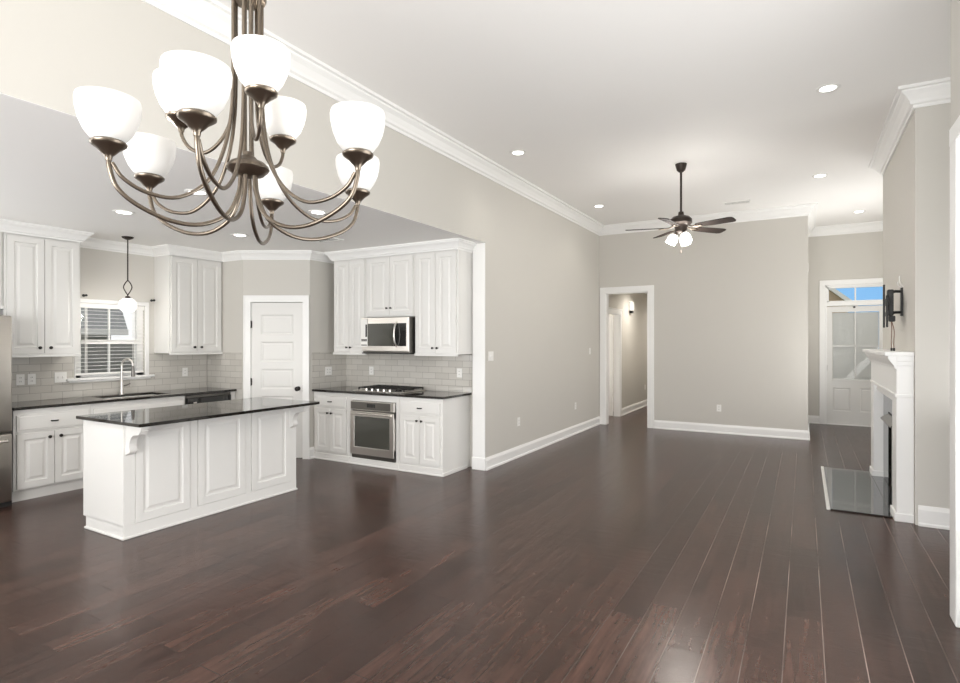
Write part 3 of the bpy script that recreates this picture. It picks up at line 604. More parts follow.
b = MB(); b.box(XS + 0.001, FXB, 4.767, 4.822, 0, CB - 0.001); tag(b.build('cabinet_filler', 'cabinet'), 'white filler strip between the dishwasher and the pantry side wall', 'cabinet filler')
# sink countertop with a cut-out, sink, faucet
SX0, SX1, SY0, SY1 = -7.07, -6.68, 3.30, 4.00
b = MB()
for (x0, x1, y0, y1) in ((XS + 0.009, SX0, 2.39, 4.82), (SX1, -6.545, 2.39, 4.82), (SX0, SX1, 2.39, SY0), (SX0, SX1, SY1, 4.82)): b.box(x0, x1, y0, y1, CB, CT)
tag(b.build('countertop', 'granite'), 'black granite countertop along the sink wall under the window', 'countertop')
t = thing('sink', 'undermount stainless sink set in the black granite counter', 'sink', ((SX0 + SX1) / 2, (SY0 + SY1) / 2, 0.69))
b = MB(); b.box(SX0, SX1, SY0, SY1, 0.69, 0.70); b.box(SX0 - 0.008, SX0, SY0, SY1, 0.69, CB - 0.002); b.box(SX1, SX1 + 0.008, SY0, SY1, 0.69, CB - 0.002); b.box(SX0, SX1, SY0 - 0.008, SY0, 0.69, CB - 0.002); b.box(SX0, SX1, SY1, SY1 + 0.008, 0.69, CB - 0.002)
b.build('basin', 'steel_dark', t)
b = MB(); b.lathe([(0.045, 0.70), (0.045, 0.704), (0.02, 0.705), (0, 0.703)], ((SX0 + SX1) / 2, (SY0 + SY1) / 2, 0), 20); b.build('drain', 'steel_dark', t, True)
FY = 3.645; FX = -7.08
t = thing('kitchen_faucet', 'tall gooseneck pull-down kitchen faucet in front of the sink window', 'faucet', (FX, FY, CT))
b = MB(); b.lathe([(0.028, CT), (0.028, CT + 0.012), (0.02, CT + 0.02), (0.017, CT + 0.16), (0.014, CT + 0.17)], (FX, FY, 0), 16)
pts = [(FX, FY, CT + 0.16), (FX, FY, CT + 0.34)]
for k in range(9):
    a = PI * k / 8; pts.append((FX + 0.055 * (1 - math.cos(a)), FY + 0.036 * (1 - math.cos(a)), CT + 0.345 + 0.08 * math.sin(a)))
b.tube(spline(pts, 3), 0.011, 10); b.build('spout', 'steel', t, True)
ex, ey = FX + 0.11, FY + 0.072
b = MB(); b.lathe([(0.013, CT + 0.34), (0.017, CT + 0.31), (0.02, CT + 0.23), (0.022, CT + 0.215), (0.015, CT + 0.212)], (ex, ey, 0), 14); b.build('spray_head', 'steel_dark', t, True)
b = MB(); b.tube([(FX, FY + 0.015, CT + 0.10), (FX, FY + 0.05, CT + 0.105), (FX + 0.01, FY + 0.095, CT + 0.125)], [0.011, 0.009, 0.006], 10); b.build('handle', 'steel_dark', t, True)
# --- oven wall base
FYB = 5.345
t = thing('base_cabinet', 'white base cabinet with a drawer over two doors left of the oven', 'cabinet', (-5.33, 5.6, 0), 'base cabinets under the cooktop counter')
def base_y(t, x0, x1, endpanel=False):
    b = MB(); b.box(x0, x1, FYB, YO - 0.001, 0.0, CB - 0.001, 0.002); b.box(x0, x1, FYB - 0.012, FYB, 0.0, 0.085, 0.003); b.box(x0, x1, FYB - 0.022, FYB, 0.0, 0.018, 0.003)
    if endpanel: b.box(x1, x1 + 0.016, FYB - 0.012, YO - 0.09, 0, 0.04, 0.003)
    b.build('body', 'cabinet', t)
    d = drawer(t, (x0 + 0.035, FYB, 0.70), (1, 0, 0), (0, -1, 0), x1 - x0 - 0.07, 0.14); cup(d, ((x0 + x1) / 2, FYB - 0.02, 0.77), (0, -1, 0), (1, 0, 0))
    w = (x1 - x0 - 0.076) / 2
    for k in range(2):
        a = x0 + 0.035 + k * (w + 0.006)
        d = cab_door(t, (a, FYB, 0.115), (1, 0, 0), (0, -1, 0), w, 0.56)
        knob(d, (a + (w - 0.03 if k == 0 else 0.03), FYB - 0.02, 0.62), (0, -1, 0), 0.014)
base_y(t, XO + 0.002, -5.035)
t = thing('base_cabinet', 'white base cabinet right of the oven with its side panel facing the living room', 'cabinet', (-3.93, 5.6, 0), 'base cabinets under the cooktop counter')
base_y(t, -4.222, -3.59, True)
t = thing('oven_cabinet', 'white cabinet housing the built-in oven under the cooktop', 'cabinet', (-4.63, 5.6, 0), 'base cabinets under the cooktop counter')
b = MB(); b.box(-5.033, -4.985, FYB, YO - 0.001, 0, CB - 0.001); b.box(-4.272, -4.224, FYB, YO - 0.001, 0, CB - 0.001); b.box(-4.985, -4.272, FYB, YO - 0.001, 0, 0.085); b.box(-4.985, -4.272, FYB, YO - 0.001, 0.812, CB - 0.001)
b.box(-5.033, -4.224, FYB - 0.012, FYB, 0.0, 0.085, 0.003); b.box(-5.033, -4.224, FYB - 0.022, FYB, 0.0, 0.018, 0.003); b.build('body', 'cabinet', t)
t = thing('wall_oven', 'stainless steel built-in oven with a dark window below the cooktop', 'oven', (-4.63, 5.6, 0.09))
ox0, ox1 = -4.98, -4.277
b = MB(); b.box(ox0 + 0.01, ox1 - 0.01, FYB + 0.002, YO - 0.05, 0.09, 0.81); b.box(ox0, ox1, FYB - 0.012, FYB, 0.088, 0.135, 0.003); b.build('body', 'steel_dark', t)
b = MB(); b.box(ox0, ox1, FYB - 0.035, FYB - 0.002, 0.695, 0.808, 0.004); cp = b.build('control_panel', 'steel', t)
b = MB(); b.box(ox0 + 0.01, ox1 - 0.055, FYB - 0.038, FYB - 0.034, 0.705, 0.797, 0.001); pnl = b.build('control_glass', 'steel_dark', cp)
b = MB(); b.box(-4.70, -4.57, FYB - 0.040, FYB - 0.037, 0.735, 0.78); b.build('display', 'black_glass', cp)
b = MB(); b.box(ox0, ox0 + 0.07, FYB - 0.04, FYB - 0.004, 0.14, 0.68, 0.004); b.box(ox1 - 0.07, ox1, FYB - 0.04, FYB - 0.004, 0.14, 0.68, 0.004); b.box(ox0, ox1, FYB - 0.041, FYB - 0.004, 0.14, 0.235, 0.004); b.box(ox0, ox1, FYB - 0.041, FYB - 0.004, 0.615, 0.68, 0.004)
dr = b.build('door', 'steel', t)
b = MB(); b.box(ox0 + 0.06, ox1 - 0.06, FYB - 0.034, FYB - 0.01, 0.225, 0.625); b.build('window', 'oven_glass', dr)
b = MB(); b.tube([(ox0 + 0.05, FYB - 0.04, 0.65), (ox0 + 0.05, FYB - 0.07, 0.655), (ox1 - 0.05, FYB - 0.07, 0.655), (ox1 - 0.05, FYB - 0.04, 0.65)], 0.011, 10); b.build('handle', 'steel', dr, True)
b = MB(); b.box(XO + 0.009, -3.562, 5.30, YO - 0.009, CB, CT, 0.004); tag(b.build('countertop', 'granite'), 'black granite countertop holding the gas cooktop', 'countertop')
# --- cooktop
t = thing('gas_cooktop', 'stainless gas cooktop with black grates set in the oven wall counter', 'cooktop', (-4.6, 5.64, CT))
kx0, kx1, ky0, ky1 = -5.0, -4.22, 5.37, 5.88
b = MB(); b.box(kx0, kx1, ky0, ky1, CT, CT + 0.014, 0.005); b.build('tray', 'steel', t)
for (bx, by, r) in ((-4.86, 5.50, 0.04), (-4.86, 5.76, 0.05), (-4.36, 5.50, 0.045), (-4.36, 5.76, 0.04), (-4.61, 5.70, 0.06)):
    b = MB(); b.lathe([(r, CT + 0.0135), (r, CT + 0.022), (r * 0.75, CT + 0.026), (r * 0.75, CT + 0.032), (0, CT + 0.033)], (bx, by, 0), 18); b.build('burner', 'iron', t, True)
for (gx0_, gx1_) in ((-4.985, -4.74), (-4.735, -4.485), (-4.48, -4.235)):
    b = MB(); z0, z1 = CT + 0.036, CT + 0.05
    for x in (gx0_ + 0.005, gx1_ - 0.017): b.box(x, x + 0.012, ky0 + 0.09, ky1 - 0.015, z0, z1)
    for i in range(5):
        y = ky0 + 0.09 + (ky1 - ky0 - 0.117) * i / 4; b.box(gx0_ + 0.005, gx1_ - 0.005, y, y + 0.012, z0, z1)
    b.box((gx0_ + gx1_) / 2 - 0.006, (gx0_ + gx1_) / 2 + 0.006, ky0 + 0.09, ky1 - 0.015, z0, z1)
    for x in (gx0_ + 0.005, gx1_ - 0.017):
        for y in (ky0 + 0.09, ky1 - 0.027): b.box(x, x + 0.012, y, y + 0.012, CT + 0.0135, z0)
    b.build('grate', 'iron', t)
for i in range(5):
    b = MB(); b.lathe([(0.019, CT + 0.013), (0.019, CT + 0.02), (0.016, CT + 0.04), (0.012, CT + 0.043), (0, CT + 0.043)], (-4.80 + 0.095 * i, ky0 + 0.042, 0), 14); b.build('knob', 'steel', t, True)
# --- microwave
t = thing('microwave', 'over-the-range stainless microwave hung between the white wall cabinets', 'microwave', (-4.53, 5.68, 1.41))
mx0, mx1, mz0, mz1, my = -4.912, -4.162, 1.412, 1.855, 5.44
b = MB(); b.box(mx0, mx1, my + 0.03, YO - 0.012, mz0, mz1, 0.004); b.build('body', 'steel_dark', t)
b = MB(); b.box(mx0, mx1 - 0.002, my + 0.004, my + 0.03, mz0 + 0.02, mz1, 0.005); dr = b.build('door', 'steel', t)
b = MB(); b.box(mx0 + 0.06, mx0 + 0.52, my, my + 0.006, mz0 + 0.085, mz1 - 0.075); b.build('window', 'oven_glass', dr)
b = MB(); b.box(mx0 + 0.525, mx1 - 0.035, my, my + 0.006, mz0 + 0.085, mz1 - 0.075); b.build('control_panel', 'black_glass', dr)
b = MB(); b.tube(spline([(mx0 + 0.575, my + 0.003, mz0 + 0.075), (mx0 + 0.57, my - 0.035, mz0 + 0.13), (mx0 + 0.57, my - 0.05, (mz0 + mz1) / 2), (mx0 + 0.57, my - 0.035, mz1 - 0.115), (mx0 + 0.575, my + 0.003, mz1 - 0.06)], 5), 0.011, 10); b.build('handle', 'steel', dr, True)
b = MB(); b.box(mx0, mx1, my + 0.006, YO - 0.012, mz0 - 0.012, mz0 + 0.001, 0.002); b.build('vent_grille', 'black', t)
# paper tag stuck on the microwave
b = MB(); b.box(mx0 - 0.006, mx0 + 0.105, my - 0.0025, my - 0.0008, mz0 + 0.075, mz1 - 0.02); st = tag(b.build('paper_label', 'plate', None, origin=(mx0 + 0.05, my, mz0 + 0.09)), 'white printed sales sticker on the left of the microwave door', 'sticker')
b = MB()
for z in (mz0 + 0.09, mz0 + 0.145, mz0 + 0.16): b.box(mx0 + 0.002, mx0 + 0.095, my - 0.0035, my - 0.002, z, z + 0.012)
b.box(mx0 + 0.07, mx0 + 0.10, my - 0.0035, my - 0.002, mz0 + 0.2, mz1 - 0.085); b.build('print', 'vent_dark', st)
# --- island
IT, IB = 0.937, 0.911
IX0, IX1, IY0, IY1 = -5.225, -4.615, 2.385, 4.108
t = thing('kitchen_island', 'white panelled kitchen island with corbels on the dark wood floor', 'kitchen island', ((IX0 + IX1) / 2, (IY0 + IY1) / 2, 0))
b = MB(); b.box(IX0 + 0.045, IX1 - 0.018, IY0 + 0.006, IY1 - 0.006, 0.0, 0.10); b.box(IX0, IX1 - 0.018, IY0, IY1, 0.10, IB - 0.001, 0.002)
b.box(IX0 + 0.045, IX1 + 0.004, IY0, IY1, 0.0, 0.105); b.box(IX0 + 0.035, IX1 + 0.016, IY0 - 0.012, IY1 + 0.012, 0, 0.018, 0.004)
b.box(IX1 - 0.02, IX1 - 0.004, IY0, IY1, 0.10, IB - 0.001)
for (a, c) in ((IY0, 2.475), (2.935, 3.005), (3.49, 3.555), (4.03, IY1)): b.box(IX1 - 0.006, IX1 + 0.004, a, c, 0.105, IB - 0.001, 0.002)
b.build('body', 'cabinet', t)
for (a, c) in ((2.478, 2.93), (3.010, 3.485), (3.560, 4.026)):
    b = MB(); b.leaf((IX1 - 0.01, a, 0.115), UX, NX, c - a, 0.78, 0.022, [(0.058, c - a - 0.058, 0.06, 0.715)], RAISED); b.build('side_panel', 'cabinet', t)
def corbel(y):
    x = IX1 + 0.004; z = IB - 0.002; P = lambda d, h: (x + d, z - h)
    pr = [P(0, 0), P(0.225, 0), P(0.225, 0.028), P(0.212, 0.034), P(0.212, 0.048), P(0.195, 0.056)]
    pr += [P(d, h) for d, h in ((0.192, 0.068), (0.172, 0.076), (0.142, 0.078), (0.112, 0.084), (0.086, 0.098), (0.068, 0.120), (0.056, 0.148), (0.053, 0.174), (0.060, 0.196), (0.060, 0.216), (0.046, 0.230), (0.028, 0.232), (0.016, 0.242), (0, 0.250))]
    b = MB(); b.prism(pr, 'y', y - 0.028, y + 0.028); b.prism([P(0, 0), P(0.236, 0), P(0.236, 0.02), P(0, 0.02)], 'y', y - 0.036, y + 0.036)
    return b.build('corbel', 'cabinet', t)
corbel(2.43); corbel(4.045)
b = MB(); b.box(-5.25, -4.305, 2.34, 4.145, IB, IT, 0.003); tag(b.build('island_countertop', 'granite'), 'polished black granite top on the white kitchen island', 'countertop')
# --- refrigerator
t = thing('refrigerator', 'stainless steel refrigerator cut off at the left edge of the photo', 'refrigerator', (-6.8, 1.88, 0))
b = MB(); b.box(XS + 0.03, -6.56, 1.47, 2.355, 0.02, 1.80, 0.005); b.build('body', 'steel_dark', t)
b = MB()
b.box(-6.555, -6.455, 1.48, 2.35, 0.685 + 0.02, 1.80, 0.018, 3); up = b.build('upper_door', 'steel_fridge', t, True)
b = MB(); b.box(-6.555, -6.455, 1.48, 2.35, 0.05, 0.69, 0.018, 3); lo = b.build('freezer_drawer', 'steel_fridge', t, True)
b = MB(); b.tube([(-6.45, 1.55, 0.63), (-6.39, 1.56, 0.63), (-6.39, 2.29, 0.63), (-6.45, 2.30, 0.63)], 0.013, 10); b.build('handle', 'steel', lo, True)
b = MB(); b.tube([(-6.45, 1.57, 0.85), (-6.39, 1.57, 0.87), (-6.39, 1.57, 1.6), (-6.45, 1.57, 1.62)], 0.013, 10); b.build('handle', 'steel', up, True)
b = MB(); b.box(XS + 0.05, -6.5, 1.49, 2.36, 0, 0.05); b.build('base_grille', 'black', t)

# ================================================================ FIREPLACE
t = thing('fireplace', 'white fireplace surround with moulded mantel shelf and black firebox on the chimney wall', 'fireplace', (0.76, 7.05, 0))
xf, fy0, fy1 = 0.692, 6.0, 8.12
b = MB(); b.box(xf, XB - 0.002, fy0, fy0 + 0.27, 0.0, 1.09, 0.004); b.box(xf - 0.014, XB - 0.002, fy0 - 0.012, fy0 + 0.282, 0.0, 0.07, 0.004); b.build('leg', 'trim', t)
b = MB(); b.box(xf, XB - 0.002, fy1 - 0.27, fy1, 0.0, 1.09, 0.004); b.box(xf - 0.014, XB - 0.002, fy1 - 0.282, fy1 + 0.012, 0.0, 0.07, 0.004); b.build('leg', 'trim', t)
b = MB(); b.box(xf, XB - 0.002, fy0, fy1, 1.09, 1.35, 0.004); b.box(xf - 0.012, XB - 0.002, fy0 - 0.010, fy1 + 0.010, 1.075, 1.10, 0.004); b.box(xf + 0.03, XB - 0.002, fy0 + 0.27, fy1 - 0.27, 1.0, 1.09)
b.build('frieze', 'trim', t)
b = MB(); prof = [(0, 1.32), (0.012, 1.32), (0.018, 1.345), (0.045, 1.385), (0.055, 1.40), (0.062, 1.415), (0.062, 1.43), (0, 1.43)]
b.sweep(prof, [(xf, fy1 + 0.012), (xf, fy0 - 0.012)]); b.box(xf - 0.001, XB - 0.002, fy0 - 0.014, fy1 + 0.014, 1.385, 1.43, 0.003); b.box(xf - 0.001, XB - 0.002, fy0 - 0.007, fy1 + 0.007, 1.345, 1.385, 0.003); b.box(xf - 0.085, XB - 0.002, fy0 - 0.022, fy1 + 0.022, 1.43, 1.466, 0.004)
b.build('shelf', 'trim', t)
b = MB(); b.box(XB - 0.03, XB - 0.002, fy0 + 0.271, FBY0, 0.012, 0.998); b.box(XB - 0.03, XB - 0.002, FBY1, fy1 - 0.271, 0.012, 0.998); b.box(XB - 0.03, XB - 0.002, FBY0, FBY1, FBZ, 0.998)
fc = b.build('facing', 'granite', t); fc['label'] = 'black stone facing'
b = MB(); b.box(XB + 0.02, XB + 0.40, FBY0 + 0.01, FBY0 + 0.03, 0.012, FBZ - 0.01); b.box(XB + 0.02, XB + 0.40, FBY1 - 0.03, FBY1 - 0.01, 0.012, FBZ - 0.01); b.box(XB + 0.38, XB + 0.40, FBY0 + 0.01, FBY1 - 0.01, 0.012, FBZ - 0.01); b.box(XB + 0.02, XB + 0.40, FBY0 + 0.01, FBY1 - 0.01, 0.012, 0.03); b.box(XB + 0.02, XB + 0.40, FBY0 + 0.01, FBY1 - 0.01, FBZ - 0.03, FBZ - 0.01)
b.build('firebox', 'firebox', t)
b = MB(); b.prism([(XB + 0.03, 0.79), (XB - 0.03, 0.78), (XB - 0.10, 0.735), (XB - 0.10, 0.725), (XB - 0.03, 0.755), (XB + 0.03, 0.765)], 'y', FBY0 + 0.0, FBY1 - 0.0); b.build('hood', 'steel_dark', t)
b = MB()
for k in range(5): b.tube([(XB + 0.08 + 0.0 * k, FBY0 + 0.1 + k * 0.14, 0.03), (XB + 0.08, FBY0 + 0.1 + k * 0.14, 0.11), (XB + 0.28, FBY0 + 0.1 + k * 0.14, 0.11)], 0.008)
b.tube([(XB + 0.18, FBY0 + 0.08, 0.11), (XB + 0.18, FBY1 - 0.08, 0.11)], 0.008); b.build('fire_grate', 'iron', t)
HXe, HY0, HY1 = 0.18, 6.08, 8.08
t = thing('fireplace_hearth', 'polished dark stone hearth slab set flush in the floor before the fireplace', 'hearth', (0.5, 7.05, 0))
b = MB(); b.box(HXe + 0.03, 0.676, HY0 + 0.02, HY1, 0.0, 0.010, 0.002); b.box(0.676, XB - 0.031, fy0 + 0.285, fy1 - 0.285, 0, 0.010, 0.002); b.build('slab', 'hearth', t)
b = MB(); b.box(HXe, HXe + 0.03, HY0, HY1 + 0.02, 0.0, 0.013, 0.004); b.build('edge_strip', 'plate', t)
b = MB(); b.box(HXe + 0.03, 0.676, HY0, HY0 + 0.018, 0.0, 0.012, 0.003); b.build('edge_strip', 'knob', t)
# TV mount
t = thing('tv_wall_mount', 'black articulated television bracket without a screen above the mantel', 'television mount', (XB, 6.72, 1.69))
b = MB(); b.box(XB - 0.016, XB - 0.001, 6.62, 6.70, 1.80, 2.07, 0.003); b.build('wall_plate', 'black', t)
for z in (2.035, 1.835):
    b = MB(); b.tube([(XB - 0.012, 6.66, z), (XB - 0.06, 6.62, z), (XB - 0.10, 6.60, z - 0.01)], 0.014, 8); b.build('arm', 'black', t, True)
b = MB(); b.box(0.688, 0.735, 6.545, 6.63, 1.80, 2.05, 0.006); b.box(0.70, 0.75, 6.56, 6.61, 1.745, 1.80, 0.006); b.build('hub', 'black', t)
for y, z0, z1 in ((6.46, 1.69, 1.99), (6.70, 1.69, 2.11)):
    b = MB(); b.box(0.668, 0.684, y, y + 0.025, z0, z1, 0.003); b.build('rail', 'black', t)
b = MB(); b.box(0.682, 0.69, 6.44, 6.74, 1.90, 1.97, 0.002); b.box(0.682, 0.69, 6.44, 6.74, 1.80, 1.84, 0.002); b.build('crossbar', 'black', t)
for i, (y, dx) in enumerate(((6.60, 0.0), (6.54, 0.012))):
    b = MB(); b.tube(spline([(0.72, 6.58, 1.76), (0.725 + dx, y, 1.66), (0.72 + dx, y - 0.02, 1.55), (0.722 + dx, y - 0.02, 1.482), (0.722 + dx, y - 0.02, 1.4675)], 5), 0.0038, 6)
    c = tag(b.build('cable', 'cord', None, True, origin=(0.72, 6.55, 1.467)), 'thin brown cable hanging from the television bracket, %s one' % ('farther' if i == 0 else 'nearer'), 'cable', 'cables under the television bracket')
    b = MB(); b.box(0.714 + dx, 0.730 + dx, y - 0.028, y - 0.012, 1.4665, 1.495, 0.002); b.build('plug', 'black', c)
for i, (y, z, h_) in enumerate(((6.70, 2.075, 0.06), (6.58, 2.075, 0.10))):
    b = MB(); b.tube(spline([(XB - 0.003, y, z), (XB - 0.03, y - 0.01, z + h_ * 0.4), (XB - 0.035, y - 0.01, z + h_)], 4), 0.004, 6)
    tag(b.build('cable', 'plate', None, True), 'short white cable end rising from the top of the television bracket, %s one' % ('left' if i == 0 else 'right'), 'cable', 'white cable ends above the bracket')

# ================================================================ LIGHT FIXTURES
SHD = [(0.026, 0.0), (0.040, 0.012), (0.052, 0.034), (0.062, 0.066), (0.0675, 0.100), (0.0685, 0.124), (0.0665, 0.136), (0.063, 0.136), (0.0645, 0.122), (0.0635, 0.10), (0.058, 0.068), (0.048, 0.037), (0.036, 0.016), (0.0, 0.006)]
RGT = Vector((math.cos(TH), math.sin(TH), 0)); FWD = Vector((-math.sin(TH), math.cos(TH), 0))
CC = RGT * (-0.664) + FWD * 1.600
t = thing('chandelier', 'nine-light bronze chandelier with white bell shades hanging in the foreground', 'chandelier', (CC.x, CC.y, 1.87))
def rad(a, r, z): 
    d = RGT * math.cos(a) + FWD * math.sin(a); return (CC.x + d.x * r, CC.y + d.y * r, z)
CX_, CD_ = -0.664, 1.600
def polar(pts): return [(math.atan2(d - CD_, x - CX_), math.hypot(x - CX_, d - CD_)) for x, d in pts]
LOW = polar([(-0.925, 1.392), (-0.996, 1.684), (-0.622, 1.228), (-0.322, 1.474), (-0.405, 1.85), (-0.737, 1.98)])
UPP = polar([(-0.562, 1.436), (-0.626, 1.776), (-0.855, 1.60)])
b = MB(); b.lathe([(0.0, 2.10), (0.012, 2.10), (0.014, 2.09), (0.022, 2.085), (0.026, 2.078), (0.046, 2.07), (0.056, 2.06), (0.058, 2.052), (0.054, 2.046), (0.050, 2.044), (0.044, 2.036), (0.02, 2.03), (0, 2.03)], (CC.x, CC.y, 0), 32); b.build('hub', 'bronze', t, True)
b = MB()
for s in (-1, 1): b.tube([rad(0.6 , 0.009 * s, 2.09), rad(0.6, 0.009 * s, 2.56)], 0.006, 10)
b.tube([rad(0, 0, 2.56), rad(0, 0, 3.68)], 0.008, 10); b.build('stem', 'bronze', t, True)
b = MB(); b.lathe([(0.02, 2.53), (0.046, 2.532), (0.05, 2.54), (0.05, 2.56), (0.044, 2.566), (0.02, 2.575), (0.012, 2.60), (0, 2.60)], (CC.x, CC.y, 0), 28); b.build('collar', 'bronze', t, True)
b = MB(); b.lathe([(0.0, 3.64), (0.03, 3.645), (0.06, 3.67), (0.065, 3.70), (0, 3.70)], (CC.x, CC.y, 0), 28); b.build('canopy', 'bronze', t, True)
def bulb(root, p, power, rad_=0.025):
    l = bpy.data.lights.new('bulb', 'POINT'); l.energy = power; l.shadow_soft_size = rad_; l.color = (1, 0.96, 0.9)
    o = bpy.data.objects.new('bulb', l); COL.objects.link(o); o.parent = root; o.location = Vector(p) - ORG[root.name]
def light_unit(a, r, z):
    b = MB(); c = rad(a, r, 0)
    b.lathe([(0.007, z - 0.026), (0.009, z - 0.016), (0.015, z - 0.010), (0.025, z + 0.001), (0.035, z + 0.008), (0.040, z + 0.012), (0.041, z + 0.017), (0.037, z + 0.021), (0, z + 0.023)], c, 24); h_ = b.build('shade_holder', 'bronze', t, True)
    b = MB(); b.lathe([(rr * 1.05, zz * 0.79 + z + 0.0195) for rr, zz in SHD], c, 32, close=False); b.build('glass_shade', 'shade', t, True)
    bulb(t, (c[0], c[1], z + 0.11), BULB)
for a, q in LOW:
    f = q / 0.3565
    b = MB(); b.tube(spline([rad(a, r * f, z - 0.010 if r < 0.3 else z - 0.020) for r, z in ((0.022, 2.04), (0.028, 1.99), (0.06, 1.925), (0.13, 1.888), (0.21, 1.888), (0.29, 1.918), (0.337, 1.965), (0.354, 2.01), (0.3565, 2.035))], 5), 0.0058, 10); b.build('lower_arm', 'bronze', t, True)
    b = MB(); b.tube(spline([rad(a, r * (f if r > 0.07 else 1), z) for r, z in ((0.040, 2.53), (0.040, 2.35), (0.044, 2.21), (0.066, 2.09), (0.115, 1.997), (0.19, 1.943), (0.265, 1.943), (0.322, 1.970), (0.349, 2.006))], 5), 0.0052, 10); b.build('upper_arm', 'bronze', t, True)
    light_unit(a, q, 2.036)
for a, q in UPP:
    f = q / 0.175
    b = MB(); b.tube(spline([rad(a, r * (f if r > 0.07 else 1), z - 0.022) for r, z in ((0.040, 2.56), (0.040, 2.40), (0.042, 2.28), (0.054, 2.20), (0.08, 2.145), (0.117, 2.12), (0.153, 2.135), (0.172, 2.165), (0.175, 2.185))], 5), 0.0052, 10); b.build('upper_arm', 'bronze', t, True)
    light_unit(a, q, 2.183)
# ceiling fan
FC = (-1.287, 7.066)
t = thing('ceiling_fan', 'dark bronze five-blade ceiling fan with glass lights on a long downrod', 'ceiling fan', (FC[0], FC[1], 2.62))
b = MB(); b.lathe([(0.0, 3.60), (0.025, 3.60), (0.05, 3.625), (0.062, 3.67), (0.068, 3.698), (0, 3.699)], (*FC, 0), 24); b.build('canopy', 'dark_bronze', t, True)
b = MB(); b.tube([(*FC, 3.10), (*FC, 3.62)], 0.013, 12); b.build('downrod', 'dark_bronze', t, True)
b = MB(); b.lathe([(0, 3.12), (0.03, 3.12), (0.035, 3.08), (0.095, 3.06), (0.125, 3.03), (0.128, 2.985), (0.11, 2.965), (0.08, 2.955), (0.07, 2.91), (0.075, 2.88), (0.05, 2.86), (0, 2.86)], (*FC, 0), 32); b.build('motor', 'dark_bronze', t, True)
for k in range(5):
    a = math.radians((-49, 20, 98, 166, 233)[k]); d = RGT * math.cos(a) + FWD * math.sin(a); sd = Vector((-d.y, d.x, 0)); up = (Vector((0, 0, 1)) + sd * 0.22).normalized(); sd2 = up.cross(d) * -1
    base = Vector((*FC, 2.93))
    b = MB(); outline = [(0.20, 0.045), (0.24, 0.055), (0.45, 0.066), (0.60, 0.07), (0.635, 0.06), (0.65, 0.035)]
    pts = outline + [(x, -y) for x, y in outline[::-1]]
    T = [b.bm.verts.new(base + d * x + sd2 * y + up * 0.004) for x, y in pts]; B = [b.bm.verts.new(base + d * x + sd2 * y - up * 0.004) for x, y in pts]
    b.bm.faces.new(T); b.bm.faces.new(B[::-1])
    for i in range(len(pts)): b.bm.faces.new((T[i], T[(i + 1) % len(pts)], B[(i + 1) % len(pts)], B[i]))
    bl_ = b.build('blade', 'blade', t)
    b = MB(); b.tube([base + d * 0.09 + Vector((0, 0, 0.02)), base + d * 0.15 - up * 0.005, base + d * 0.20 - up * 0.008 + sd2 * 0.03], 0.008); b.tube([base + d * 0.15 - up * 0.005, base + d * 0.26 - up * 0.009, ], 0.009); b.tube([base + d * 0.15 - up * 0.005, base + d * 0.20 - up * 0.008 - sd2 * 0.03], 0.008); b.build('bracket', 'bronze', bl_, True)
for k in range(3):
    a = math.radians(-78 + 120 * k); d = RGT * math.cos(a) + FWD * math.sin(a); ax = (d * 0.55 - Vector((0, 0, 1))).normalized(); c = Vector((*FC, 2.88)) + d * 0.05
    b = MB(); b.tube([Vector((*FC, 2.885)), c, c + ax * 0.03], 0.012); b.lathe([(0.02, 0.02), (0.028, 0.03), (0.03, 0.045)], c, 16, ax); arm_ = b.build('lamp_arm', 'bronze', t, True)
    b = MB(); b.lathe([(0.026, 0.035), (0.05, 0.055), (0.062, 0.085), (0.064, 0.11), (0.058, 0.14), (0.062, 0.155), (0.058, 0.155), (0.054, 0.14), (0.058, 0.10), (0.046, 0.06), (0, 0.045)], c, 22, ax, close=False); b.build('glass_shade', 'globe', t, True); bulb(t, c + ax * 0.175, 18, 0.14)
b = MB(); b.tube([(*FC, 2.86), (*FC, 2.66)], 0.0025, 6); b.lathe([(0.0, 2.615), (0.008, 2.62), (0.010, 2.64), (0.004, 2.66), (0, 2.662)], (*FC, 0), 12); b.build('pull_chain', 'dark_bronze', t, True)
# sink pendant
PC = (-6.69, 3.51)
t = thing('pendant_light', 'slim dark pendant lamp with a white globe hanging before the sink window', 'pendant lamp', (*PC, 1.95))
b = MB(); b.lathe([(0, 2.715), (0.02, 2.718), (0.055, 2.735), (0.062, 2.749), (0, 2.7495)], (*PC, 0), 24); b.build('canopy', 'dark_bronze', t, True)
b = MB(); b.tube([(*PC, 2.25), (*PC, 2.72)], 0.007, 8); b.build('stem', 'dark_bronze', t, True)
b = MB()
for s in (-1, 1):
    b.tube(spline([(PC[0] + RGT.x * x * s, PC[1] + RGT.y * x * s, z) for x, z in ((0.0, 2.255), (0.03, 2.22), (0.048, 2.175), (0.03, 2.13), (0, 2.085))], 5), 0.006, 8)
b.tube([(*PC, 2.09), (*PC, 2.06)], 0.008, 8); b.lathe([(0.012, 2.075), (0.024, 2.07), (0.03, 2.045), (0, 2.044)], (*PC, 0), 16); b.build('twist_loop', 'dark_bronze', t, True)
b = MB(); b.lathe([(0, 1.885), (0.04, 1.893), (0.07, 1.913), (0.089, 1.945), (0.09, 1.975), (0.078, 2.015), (0.05, 2.042), (0.02, 2.05), (0, 2.05)], (*PC, 0), 28); b.build('globe', 'globe', t, True); bulb(t, (*PC, 1.86), 9, 0.06)

